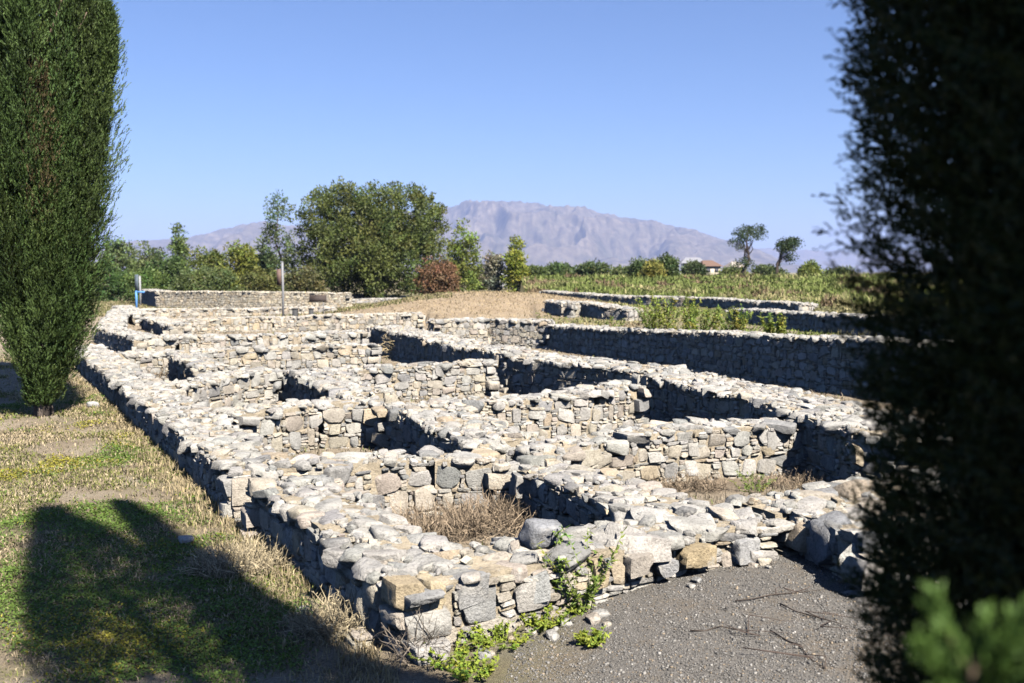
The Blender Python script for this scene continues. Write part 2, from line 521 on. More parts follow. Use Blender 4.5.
def core(G, r, o, s_dir, n_dir, L, wd, zb, zt0, zt1, seed):
    """Earth and rubble fill behind the facing stones."""
    i_ = 0.062
    ns = max(2, int(L / 0.14)); hz = max(zt0, zt1) - zb
    nh, nw = max(2, int(hz / 0.12)), max(2, int(wd / 0.12))
    prof = [(i_, t) for t in np.linspace(0, 1, nh, endpoint=False)] + [(i_ + (wd - 2 * i_) * t, 1) for t in np.linspace(0, 1, nw, endpoint=False)] + \
           [(wd - i_, 1 - t) for t in np.linspace(0, 1, nh + 1)]
    prof = np.array(prof); m = len(prof)
    s = np.linspace(0.06, L - 0.06, ns + 1)
    zt = zt0 + (zt1 - zt0) * s / L - 0.026
    S, _ = np.meshgrid(s, np.arange(m), indexing='ij')
    Wd = np.broadcast_to(prof[:, 0], S.shape); T = np.broadcast_to(prof[:, 1], S.shape)
    Z = zb + (zt[:, None] - zb) * T
    n1 = fbm(S * 7 + seed, (Wd + Z) * 7, 3, seed) - 0.5
    P = o[None, None] + S[..., None] * s_dir + (Wd + 0.035 * n1 * np.where(Wd < wd / 2, 1, -1))[..., None] * n_dir
    P = P.copy(); P[..., 2] = Z + 0.06 * n1 * (T > 0)
    idx = np.arange((ns + 1) * m).reshape(ns + 1, m)
    Fc = np.stack([idx[:-1, :-1], idx[:-1, 1:], idx[1:, 1:], idx[1:, :-1]], -1).reshape(-1, 4)
    V = P.reshape(-1, 3)
    base = np.array([0.36, 0.30, 0.215])
    col = base * (0.75 + 0.5 * fbm(V[:, 0] * 3, V[:, 1] * 3 + V[:, 2] * 5, 3, 7))[:, None]
    G.add(V, Fc, col)
    for e in (0, ns):                                   # end closures
        ring = P[e]
        k = len(ring)
        G.add(ring, [[a, a + 1, k - 2 - a, k - 1 - a] for a in range(0, k // 2 - 1)], base)

WALLS = {}
def wall(label, pts, wd, zb, lod=5, k=1.0, zb2=None, seed=None, ends=(True, True), group=None, extra=(), tone=None):
    """pts: near top edge, body on the right-hand side of the direction of travel; world (x, y, ztop)."""
    seed = seed if seed is not None else len(WALLS) + 1
    k = k * 0.80
    if lod == 3: k *= 0.95
    r = np.random.default_rng(1000 + seed)
    pts = [np.array(p, float) for p in pts]
    S, G = Stones(r), Geo()
    if tone: S.tone = np.array(tone)
    zb2 = zb if zb2 is None else zb2
    up = np.array([0, 0, 1.0])
    # break long runs into pieces so that the crest undulates
    fine = [pts[0]]
    for a, b in zip(pts[:-1], pts[1:]):
        Ls = np.linalg.norm((b - a)[:2]); n = max(1, int(round(Ls / 1.1)))
        for i in range(1, n + 1):
            p = a + (b - a) * i / n
            if i < n: p[2] += r.normal(0, 0.02); 
            fine.append(p)
    nseg = len(fine) - 1
    for i, (a, b) in enumerate(zip(fine[:-1], fine[1:])):
        d = b - a; z0, z1 = a[2], b[2]; d[2] = 0
        L = np.linalg.norm(d); s = d / L
        n = np.array([s[1], -s[0], 0])
        o = np.array([a[0], a[1], 0])
        core(G, r, o, s, n, L, wd, min(zb, zb2) - 0.2, z0, z1, seed * 7 + i)
        face(S, r, o, s, -n, L, zb - 0.06, z0 - 0.05, z1 - 0.05, k)
        face(S, r, o + n * wd, s, n, L, zb2 - 0.06, z0 - 0.05, z1 - 0.05, k * 1.1)
        top(S, r, o, s, n, L, wd, z0, z1, k, i == 0 and ends[0], i == nseg - 1 and ends[1])
        if i == 0 and ends[0]: face(S, r, o, n, -s, wd, min(zb, zb2) - 0.06, z0 - 0.04, z0 - 0.04, k)
        if i == nseg - 1 and ends[1]: face(S, r, o + s * L, n, s, wd, min(zb, zb2) - 0.06, z1 - 0.04, z1 - 0.04, k)
    for (c, half, yaw, cc, *kd) in extra:                    # individually placed stones
        d = pts[-1] - pts[0]; a = math.atan2(d[1], d[0]) + yaw
        fr = np.array([[math.cos(a), -math.sin(a), 0], [math.sin(a), math.cos(a), 0], [0, 0, 1.0]])
        S.fix[len(S.c)] = cc
        S.add(np.array(c), half, rot_frame(fr, r, 0, .02 if not kd else .06, .03 if not kd else .08), kd[0] if kd else 0)
    S.emit(G, lod)
    org = np.array([pts[0][0], pts[0][1], min(zb, zb2)])
    ob = G.build('stone_wall', M_STONE, None, True, org)
    ob.location = org
    tag(ob, label, 'stone wall', group or 'rubble stone walls of the excavated ruin', 'thing')
    ob.data.set_sharp_from_angle(angle=R(52))
    WALLS[seed] = ob
    return ob

def T(*p): return [at(*v) for v in p]

def on_face(a, b, px, py, back=0.0):
    """Point of the upright face through plan points a, b seen at a pixel, pushed back into the wall."""
    d = ray(px, py); n = np.array([-(b[1] - a[1]), b[0] - a[0], 0.0]); n /= np.linalg.norm(n)
    c0 = np.array([0, 0, CAMZ]); p = c0 + d * (np.dot(np.array([a[0], a[1], 0]) - c0, n) / np.dot(d, n))
    return p + n * back * np.sign(np.dot(n, d))

# --- left outer wall, two runs with a small step between them
wall('long grey stone wall bordering the grass, near run ending at the front corner', T((377, 577, .45), (330, 541, .46), (248, 481, .46)), 0.66, 0.05, 7, 1.0, -0.25, 1)
wall('long grey stone wall bordering the grass, far run passing beside the left cypress', T((229, 472, .46), (150, 409, .45), (84, 358, .45), (70, 346, .45)), 0.70, 0.05, 5, 1.0, -0.25, 2)
# --- front wall and its return on the gravel
FA, FB = at(402, 590, .45), at(782, 521, .46)
TAN, GRY, PAL_, OCH = (.40, .325, .215), (.33, .325, .31), (.37, .33, .275), (.38, .30, .19)
ff = lambda px, py, hw, hh, c, b=.122: (on_face(FA, FB, px, py, b), (hw, .11, hh), 0, c)
wall('front stone wall with tan corner blocks standing on the gravel edge', T((782, 521, .46), (690, 533, .45), (560, 560, .46), (402, 590, .45)), 0.64, 0.06, 7, 1.05, -0.25, 3,
     extra=[ff(411, 599, .092, .088, TAN, .115), ff(438, 598, .055, .092, TAN, .115), ff(410, 622, .09, .05, PAL_), ff(475, 594, .115, .095, GRY), ff(492, 634, .17, .085, PAL_, .10), ff(540, 592, .085, .11, GRY),
            ff(604, 576, .06, .10, TAN), ff(645, 566, .10, .075, PAL_), ff(672, 570, .07, .06, GRY), ff(704, 559, .14, .075, OCH), ff(752, 552, .11, .095, GRY)])
wall('low wall of big dark boulders beside the gravel, under the dark foliage', T((885, 556, .50), (838, 530, .52), (786, 507, .50)), 0.55, 0.12, 7, 1.45, 0.10, 4,
     extra=[(on_face(at(838, 530, .52), at(786, 507, .50), 818, 540, .10), (.165, .15, .15), .1, (.19, .19, .19), 2), (on_face(at(885, 556, .5), at(838, 530, .52), 862, 552, .10), (.13, .13, .13), 0, (.18, .18, .18), 2)])
wall('stone wall continuing right of the boulders behind the dark foliage', [(5.3, 8.75, .5), (3.6, 7.85, .5), tuple(at(775, 515, .47))], 0.62, 0.15, 5, 1.0, -0.25, 5)
# --- cross wall behind the brown bush cell, two runs
wall('cross wall of round grey boulders and thin slabs behind the brown bush', T((512, 463, .30), (430, 459, .38), (322, 466, .45)), 0.6, -0.26, 7, 1.0, -0.26, 6)
wall('cross wall with tan and grey boulders behind the litter strewn cell', T((842, 421, .40), (700, 427, .42), (600, 443, .38), (545, 456, .33)), 0.62, -0.28, 7, 1.08, -0.26, 7)
# --- middle spine wall between the left and right cells
wall('short spine wall with a black shaded side right of the brown bush', T((648, 523, .46), (600, 500, .42), (560, 483, .36), (508, 467, .30)), 0.72, -0.26, 7, 1.0, -0.26, 8)
wall('spine wall of jumbled pale stones between the two middle cells', T((472, 445, .38), (430, 428, .42), (380, 402, .46)), 0.95, -0.26, 5, 1.0, -0.26, 9)
# --- second cross wall
wall('cross wall with a large grey wedge boulder left of the middle spine wall', T((384, 401, .45), (320, 403, .45), (238, 414, .45)), 0.62, -0.24, 5, 1.05, -0.24, 10)
wall('cross wall of tan stones between the middle spine wall and the long wide wall', T((646, 383, .50), (600, 392, .45), (540, 399, .42), (450, 404, .44)), 0.65, -0.26, 5, 1.0, -0.26, 11)
# --- third cross wall and spine
wall('cross wall faced with large slanting grey slabs near the left wall', T((286, 369, .45), (240, 374, .45), (172, 387, .44)), 0.62, -0.22, 5, 1.15, -0.22, 12)
wall('spine wall with a short black side left of centre', T((348, 394, .44), (315, 383, .45), (283, 369, .46)), 0.8, -0.24, 5, 1.0, -0.24, 13)
wall('cross wall of pale tan stones meeting the long wide wall at left of centre', T((498, 361, .46), (440, 365, .45), (376, 368, .45), (345, 372, .45)), 0.62, -0.26, 5, 1.05, -0.26, 14)
# --- long wide wall
wall('long wide stone wall, near end beside the dark foliage at right', [(5.1, 8.9, .55), *T((850, 429, .52), (798, 414, .50), (744, 396, .54), (700, 388, .52), (643, 373, .52))], 1.2, -0.28, 5, 1.05, -0.3, 15)
wall('long wide stone wall, middle run with the longest black shaded face', T((640, 372, .52), (600, 366, .52), (560, 362, .52), (500, 354, .52)), 1.15, -0.28, 5, 1.05, -0.3, 16)
wall('long wide stone wall, far run rising to the dry grass tuft', T((498, 353, .52), (440, 342, .54), (400, 333, .55), (368, 326, .56)), 1.0, -0.28, 5, 1.05, -0.3, 17)
# --- high wall at right, seen from its shaded side
def mline(d, z): return (1.06 + 0.466 * (32 - d), d, z)
wall('tall stone wall in full shade at right with the pale coping', [(10.3, 12.2, 1.0), mline(17, .95), mline(19.6, .90), mline(23, .76), mline(28, .60), mline(32, .52)], 0.85, -0.3, 5, 1.0, 0.4, 18)
wall('sunlit low wall with dry weeds closing the long corridor', T((548, 320, .66), (490, 319, .66), (432, 320, .66)), 0.7, -0.28, 5, 1.05, 0.1, 19)
# --- farther cross walls on the left
wall('thin band of cross wall behind the slab faced wall', T((380, 345, .44), (290, 347, .44), (200, 350, .44), (98, 354, .43)), 0.62, -0.2, 5, 1.1, -0.2, 20)
wall('tiny spine wall beside the brown floored cell at far left', T((199, 367, .40), (183, 361, .42), (166, 354, .43)), 0.65, -0.2, 5, 1.05, -0.2, 21)
wall('cross wall of pale stones three rows in front of the white post', T((368, 331, .46), (300, 334, .45), (220, 336, .45), (133, 338, .46)), 0.8, -0.16, 5, 1.1, -0.1, 22)
wall('wall with a dark striped side at the far left corner of the ruin', [at(136, 338, .46), at(112, 332, .48), at(92, 327, .50)], 0.7, -0.16, 5, 1.0, -0.1, 23)
wall('cross wall two rows in front of the white post', T((424, 313, .62), (380, 314, .60), (300, 317, .50), (220, 319, .47), (160, 321, .46)), 1.0, -0.1, 3, 1.1, -0.05, 24, tone=(1.12, 1.08, 1.02))
wall('short far wall with a dark nick near the left cypress', T((168, 324, .45), (152, 320, .46), (140, 317, .46)), 0.8, -0.1, 3, 1.2, -0.05, 25)
wall('left edge wall running back behind the left cypress', T((98, 325, .48), (104, 317, .48), (112, 309, .48)), 0.8, -0.1, 3, 1.2, -0.05, 26)
wall('farthest low cross wall just in front of the white post', T((336, 307, .46), (270, 308, .45), (190, 309, .45), (112, 310, .46)), 1.1, -0.05, 3, 1.1, 0.0, 27, tone=(1.12, 1.08, 1.02))
wall('short dark sided wall stub at the far left end of the ruin', T((134, 314, .46), (122, 310, .48), (113, 306, .48)), 0.8, -0.05, 3, 1.2, 0, 28)
wall('flat line of pale stones in front of the big round tree', T((402, 298, .35), (372, 299, .35), (345, 300, .3)), 1.2, 0.0, 3, 1.3, 0, 29)
wall('low line of pale stones at the foot of the big round tree', T((366, 294, .35), (330, 295, .32), (306, 296, .3)), 1.2, 0.0, 3, 1.3, 0, 36)
# --- walls beyond the tall shaded wall
wall('short wall end with a black face standing on the brown mound', [at(574, 303, .95), at(560, 302, .98), at(544, 300, 1.0)], 0.9, 0.3, 3, 1.2, 0.3, 30)
wall('tapering sunlit wall stub right of the brown mound', T((628, 309, .78), (600, 305, .9), (572, 301, 1.0)), 0.9, 0.25, 3, 1.2, 0.3, 31)
wall('long dark low wall along the foot of the grassy field', T((800, 303.5, .85), (740, 300, .88), (690, 297.5, .9), (640, 296, .92), (585, 294, .95), (540, 290.5, 1.0)), 1.0, 0.3, 3, 1.25, 0.5, 32)
wall('pale weedy wall directly behind the tall shaded wall', [(11.2, 22.0, 1.15), (10.1, 27, 1.02), (8.9, 34, .86), (8.2, 38, .8)], 0.8, 0.35, 3, 1.2, 0.5, 33)
# --- rebuilt wall at the back
wall('neatly rebuilt pale stone wall in front of the far trees', T((350, 293.0, 1.0), (320, 292.5, 1.03), (260, 292, 1.05), (156, 291, 1.05)), 0.9, 0.0, 3, 0.78, 0.0, 35, tone=(1.22, 1.16, 1.04))
wall('shaded end run of the rebuilt wall beside the blue post', T((156, 291, 1.05), (148, 290, 1.05), (141, 289.3, 1.05)), 0.9, 0.0, 3, 0.8, 0.0, 37)

def loose(name, label, p, half, col, seed, yaw=0.4, group=None, cat='stone'):
    r = np.random.default_rng(seed)
    lib, Fc = LIB[7]
    M = np.array(Matrix.Rotation(yaw, 3, 'Z') @ Matrix.Rotation(r.normal(0, .12), 3, 'X'))
    V = (lib[r.integers(0, len(lib))] * np.array(half)) @ M.T
    o = mesh(name, V, Fc, M_STONE, None, np.broadcast_to(np.array(col), (len(V), 3)), True)
    o.location = p
    return tag(o, label, cat, group)

p = at(541, 541, .52); loose('loose_stone', 'loose grey squared block lying on the front wall', p + np.array([0, 0.12, 0.02]), (.13, .11, .09), (.25, .25, .255), 3)
p = at(575, 432, .48)
p = at(852, 490, .5); loose('loose_stone', 'pale tan block lying on the wall by the dark foliage', p, (.16, .12, .08), (.34, .28, .21), 5)
for i, (px, py, s, lb) in enumerate(((302, 605, .05, 'small white stone in the dry grass nearest the front corner'), (186, 536, .06, 'small white stone in the dry grass at the shadow edge'), (93, 405, .10, 'pale stone on the yellow grass beside the left cypress'))):
    q_ = at(px, py, .08); loose('loose_stone', lb, (q_[0], q_[1], gz(q_[0], q_[1]) + s * .4), (s, s * .8, s * .6), (.40, .39, .37), 20 + i)

# ------------------------------------------------------------------ vegetation helpers
def unit(v): return v / (np.linalg.norm(v, axis=-1, keepdims=True) + 1e-9)

def quads(P, D, Sd, L, Wd, tip=0.35, col=None):
    """Leaf quads: base P, direction D, side Sd, length L, width Wd. Returns V, F, C."""
    n = len(P)
    L = np.broadcast_to(L, (n,))[:, None]; Wd = np.broadcast_to(Wd, (n,))[:, None]
    mid = P + D * L * 0.45
    V = np.stack([P, mid + Sd * Wd * .5, P + D * L, mid - Sd * Wd * .5], 1).reshape(-1, 3)
    Fc = np.arange(n * 4).reshape(n, 4)
    C = np.repeat(col, 4, 0) if col is not None else None
    return V, Fc, C

def rand_dir(r, n): return unit(r.normal(size=(n, 3)))

def blades(r, P, length, width, lean, col):
    """Grass blades bent in two quads. P (n,3)."""
    n = len(P)
    a = r.uniform(0, 2 * np.pi, n)
    hd = np.stack([np.cos(a), np.sin(a), np.zeros(n)], 1)
    b = a + np.pi / 2 + r.normal(0, .5, n)
    sd = np.stack([np.cos(b), np.sin(b), np.zeros(n)], 1)
    L = np.broadcast_to(length, (n,))[:, None]; w = np.broadcast_to(width, (n,))[:, None]; ln = np.broadcast_to(lean, (n,))[:, None]
    up = np.array([0, 0, 1.0])
    m = P + up * L * .55 * (1 - .35 * ln) + hd * L * .28 * ln
    t = P + up * L * (1 - .75 * ln) + hd * L * .85 * ln
    V = np.stack([P - sd * w / 2, P + sd * w / 2, m + sd * w * .4, m - sd * w * .4, t + sd * w * .06, t - sd * w * .06], 1).reshape(-1, 3)
    i = np.arange(n)[:, None] * 6
    Fc = np.concatenate([i + np.array([0, 1, 2, 3]), i + np.array([3, 2, 4, 5])], 0)
    return V, Fc, np.repeat(col, 6, 0)

def clump_crown(r, clumps, leaf, per, col, updown=0.25, jit=0.28):
    """clumps: list of (centre, radius). Many small leaf faces through each clump's volume."""
    Vs = Geo()
    for c, rad in clumps:
        n = int(per * rad ** 2) + 8
        d = rand_dir(r, n)
        P = np.asarray(c) + d * rad * (r.random((n, 1)) ** 0.45) * np.array([1, 1, .8])
        nd = unit(d * .6 + r.normal(0, .6, (n, 3)) + np.array([0, 0, updown]))
        sd = unit(np.cross(nd, r.normal(size=(n, 3))))
        t = np.array(col) * (1 + r.normal(0, jit * .6)) * np.array([1 + r.normal(0, .10), 1, 1 + r.normal(0, .08)])
        cc = np.clip(t * (1 + r.normal(0, jit * .6, (n, 1))), 0.004, 0.6)
        V, Fc, C = quads(P, nd, sd, leaf * r.uniform(.7, 1.4, n), leaf * .62 * r.uniform(.7, 1.3, n), col=cc)
        Vs.add(V, Fc, C)
    return Vs

def limb_pts(r, a, b, n=4, wob=.06):
    a, b = np.asarray(a, float), np.asarray(b, float)
    L = np.linalg.norm(b - a)
    t = np.linspace(0, 1, n)
    P = a + (b - a) * t[:, None]
    P[1:-1] += r.normal(0, wob * L, (n - 2, 3))
    return P

def tree(name, label, base, ells, leaf, per, col, trunk_r, nclump, rad, seed, cat='tree', group=None, lean=(0, 0), fork=0.35, jit=.28, bark=(0.075, 0.058, 0.045)):
    """ells: (dx, dy, zc, rx, ry, rz) ellipsoids relative to the base; clumps sit through their outer part."""
    r = np.random.default_rng(seed)
    base = np.asarray(base, float)
    o = empty(name, base, label, cat, group)
    cl = []
    vol = np.array([e[3] * e[4] * e[5] for e in ells]) ** .67
    for e, v in zip(ells, vol / vol.sum()):
        m = max(3, int(nclump * v))
        d = rand_dir(r, m)
        rr = 1 - 0.55 * r.random((m, 1)) ** 1.8
        P = np.array(e[:3]) + d * rr * np.array(e[3:])
        for p_ in P: cl.append((p_, rad * r.uniform(.6, 1.35)))
    # stray sprigs break the outline
    for e in ells:
        for d in rand_dir(r, max(4, nclump // 8)):
            cl.append((np.array(e[:3]) + d * np.array(e[3:]) * r.uniform(1.0, 1.12), rad * r.uniform(.25, .5)))
    G = clump_crown(r, cl, leaf, per, col, jit=jit)
    G.build('crown', M_LEAF, o)
    T_ = Geo()
    top_ = np.array([lean[0], lean[1], max(e[2] for e in ells)])
    tp = limb_pts(r, (0, 0, -.15), top_, 6, .03)
    V, Fc = tube(tp, np.linspace(trunk_r, trunk_r * .3, 6), 8); T_.add(V, Fc, bark)
    for p_, _ in cl[::max(1, len(cl) // 14)]:
        s = tp[r.integers(1, 4)] * .5 + tp[r.integers(2, 5)] * .5
        V, Fc = tube(limb_pts(r, s, s + (p_ - s) * .72), np.linspace(trunk_r * .35, trunk_r * .06, 4), 5); T_.add(V, Fc, bark)
    T_.build('trunk', M_BARK, o, True)
    return o

def bg_tree(name, label, px, ytop, hw, dist, col, slim=1.0, seed=0, ybase=None, cat='tree', leaf=None, lobes=4, per=40, group='trees behind the ruin', dens=1.0):
    """A background tree whose crown spans hw pixels either side of px and reaches ytop at the given distance."""
    s = dist / F
    x = (px - 512) * s
    zg = gz(x, dist)
    col = tuple(np.array(col) * np.array([1.65, 1.70, 1.35]))
    h = (CAMZ + (HOR - ytop) * s - zg) * 1.04
    r = np.random.default_rng(seed + 500)
    w = hw * s
    ells = []
    if slim > 1.4:
        for i in range(lobes):
            t = (i + .5) / lobes
            ells.append((r.normal(0, .12) * w, r.normal(0, .12) * w, h * (.12 + .80 * t), w * (1.05 - .75 * abs(t - .35)), w * (1.05 - .75 * abs(t - .35)), h * .55 / lobes * 1.5))
    else:
        ells.append((0, 0, h * .55, w * .86, w * .8, h * .44))
        for i in range(lobes):
            a = 6.28 * (i + r.uniform(-.3, .3)) / lobes
            ells.append((math.cos(a) * w * .58, math.sin(a) * w * .5, h * r.uniform(.20, .34), w * r.uniform(.40, .52), w * .45, h * r.uniform(.22, .30)))
        for i in range(lobes):
            a = r.uniform(0, 6.28)
            ells.append((math.cos(a) * w * .52, math.sin(a) * w * .5, h * r.uniform(.45, .76), w * r.uniform(.34, .5), w * .45, h * r.uniform(.16, .24)))
    lf = leaf or max(.12, 0.0024 * dist)
    rad = max(lf * 2.4, w * (.20 if w < 5 else .13))
    n = int(dens * (120 if slim <= 1.4 else 70))
    return tree(name, label, (x, dist, zg), ells, lf, per / lf ** 2 * .16, col, max(.08, w * .07), n, rad, seed, cat, group)

# ------------------------------------------------------------------ far trees
bg_tree('round_tree', 'big round dark green tree dominating the skyline left of centre', 372, 183, 76, 84, (.062, .072, .024), 1, 1, lobes=9, per=46, dens=3.6)
bg_tree('tall_tree', 'tall slender grey green tree left of the big round tree', 280, 197, 17, 88, (.060, .080, .040), 2, 2, lobes=5)
bg_tree('leafy_tree', 'loose grey green tree behind the left cypress edge', 119, 240, 19, 96, (.070, .090, .040), 1, 3)
bg_tree('leafy_tree', 'pale grey green tree between left cypress and slim pointed tree', 151, 245, 20, 102, (.080, .095, .050), 1, 4)
bg_tree('leafy_tree', 'dark green bushy tree beside the pole with the blue post', 111, 262, 26, 74, (.035, .060, .020), 1, 5)
bg_tree('pointed_tree', 'slim pointed light green tree standing above the treeline', 181, 227, 10, 106, (.075, .100, .034), 2, 6, lobes=5)
bg_tree('leafy_tree', 'very dark rounded tree below the slim pointed tree', 167, 256, 18, 92, (.035, .055, .020), 1, 7)
bg_tree('leafy_tree', 'olive green tree right of the slim pointed tree', 207, 249, 22, 90, (.075, .085, .025), 1, 8)
bg_tree('leafy_tree', 'yellowish green tree behind the rebuilt wall', 238, 245, 21, 84, (.100, .105, .025), 1, 9)
bg_tree('leafy_tree', 'dull green tree between the yellowish tree and the tall slender tree', 262, 250, 15, 92, (.060, .075, .028), 1, 10)
bg_tree('shrub', 'broad grey green shrub behind the left half of the rebuilt wall', 205, 268, 32, 68, (.060, .075, .032), 1, 11, cat='shrub', group='shrubs behind the ruin')
bg_tree('shrub', 'low olive shrub behind the rebuilt wall by the white post', 262, 272, 22, 67, (.070, .070, .028), 1, 12, cat='shrub', group='shrubs behind the ruin')
bg_tree('shrub', 'green shrub between the pole and the rebuilt wall', 150, 272, 22, 68, (.055, .080, .026), 1, 13, cat='shrub', group='shrubs behind the ruin')
bg_tree('shrub', 'brownish olive shrub under the tall slender tree', 303, 268, 20, 74, (.075, .068, .034), 1, 14, cat='shrub', group='shrubs behind the ruin')
bg_tree('leafy_tree', 'light green open tree just right of the big round tree', 463, 226, 18, 100, (.105, .120, .030), 1, 15, dens=.8)
bg_tree('shrub', 'reddish brown shrub at the right foot of the big tree', 437, 259, 22, 70, (.105, .058, .040), 1, 16, cat='shrub', group='shrubs behind the ruin')
bg_tree('leafy_tree', 'small bright yellow green tree alone right of the big round tree', 516, 241, 11, 110, (.140, .150, .030), 1.2, 17)
bg_tree('shrub', 'grey bare looking shrub left of the small yellow green tree', 494, 252, 10, 112, (.13, .115, .10), 1, 18, cat='shrub', dens=.5, group='shrubs behind the ruin')
for i, (px, yt, hw, d, c, lb) in enumerate((
        (478, 268, 11, 120, (.08, .09, .03), 'low green bush left of the small yellow green tree'),
        (535, 269.5, 10, 120, (.06, .075, .028), 'low dark bush right of the small yellow green tree'),
        (560, 266, 14, 122, (.055, .075, .030), 'dark green bush on the field skyline under the mountain'),
        (592, 265, 16, 118, (.05, .065, .028), 'rounded dark bush in the middle of the field skyline'),
        (620, 270, 9, 124, (.065, .08, .035), 'small bush left of the twin dark bushes'),
        (640, 261, 9, 96, (.045, .062, .026), 'left of the twin dark bushes on the skyline'),
        (666, 254, 11, 94, (.045, .062, .024), 'right and taller of the twin dark bushes on the skyline'),
        (653, 264, 9, 92, (.15, .13, .04), 'yellowish bush between the twin dark bushes'),
        (694, 264, 9, 128, (.045, .058, .030), 'dark bush beside the little cream house'),
        (732, 272, 12, 122, (.08, .09, .035), 'low bush right of the little cream house'),
        (768, 268, 15, 124, (.05, .065, .03), 'low dark bush under the two lone trees'),
        (810, 265, 9, 110, (.105, .115, .032), 'yellow green bush right of the two lone trees'),
        (840, 271, 14, 118, (.06, .07, .035), 'low bush at the right end of the skyline'))):
    bg_tree('shrub', lb, px, yt, hw, d, c, 1, 40 + i, cat='shrub', group='bushes along the field skyline', dens=.7)

def lone(label, px, dist, ells_px, ybase, seed, lean_px):
    s = dist / F; x = (px - 512) * s; zg = gz(x, dist)
    ells = [((ex - px) * s, 0, CAMZ + (HOR - ey) * s - zg, rx * s, rx * s, ry * s) for ex, ey, rx, ry in ells_px]
    tree('lone_tree', label, (x, dist, zg), ells, (.20), 130, (.055, .078, .030), .20, 44, .62, seed, 'tree', 'lone trees on the skyline', lean=(lean_px * s, 0))
lone('taller lone tree with tiered dark crown on the skyline at right', 745, 112, [(747, 236, 15, 8), (753, 231, 10, 5), (737, 244, 7, 4), (738, 265, 7, 4), (745, 262, 5, 4)], 276, 71, 2)
lone('smaller leaning lone tree with flat dark crown on the skyline at right', 774, 112, [(785, 247, 9, 6), (791, 243, 6, 4), (788, 258, 4, 2)], 276, 72, 1.5 * 6)

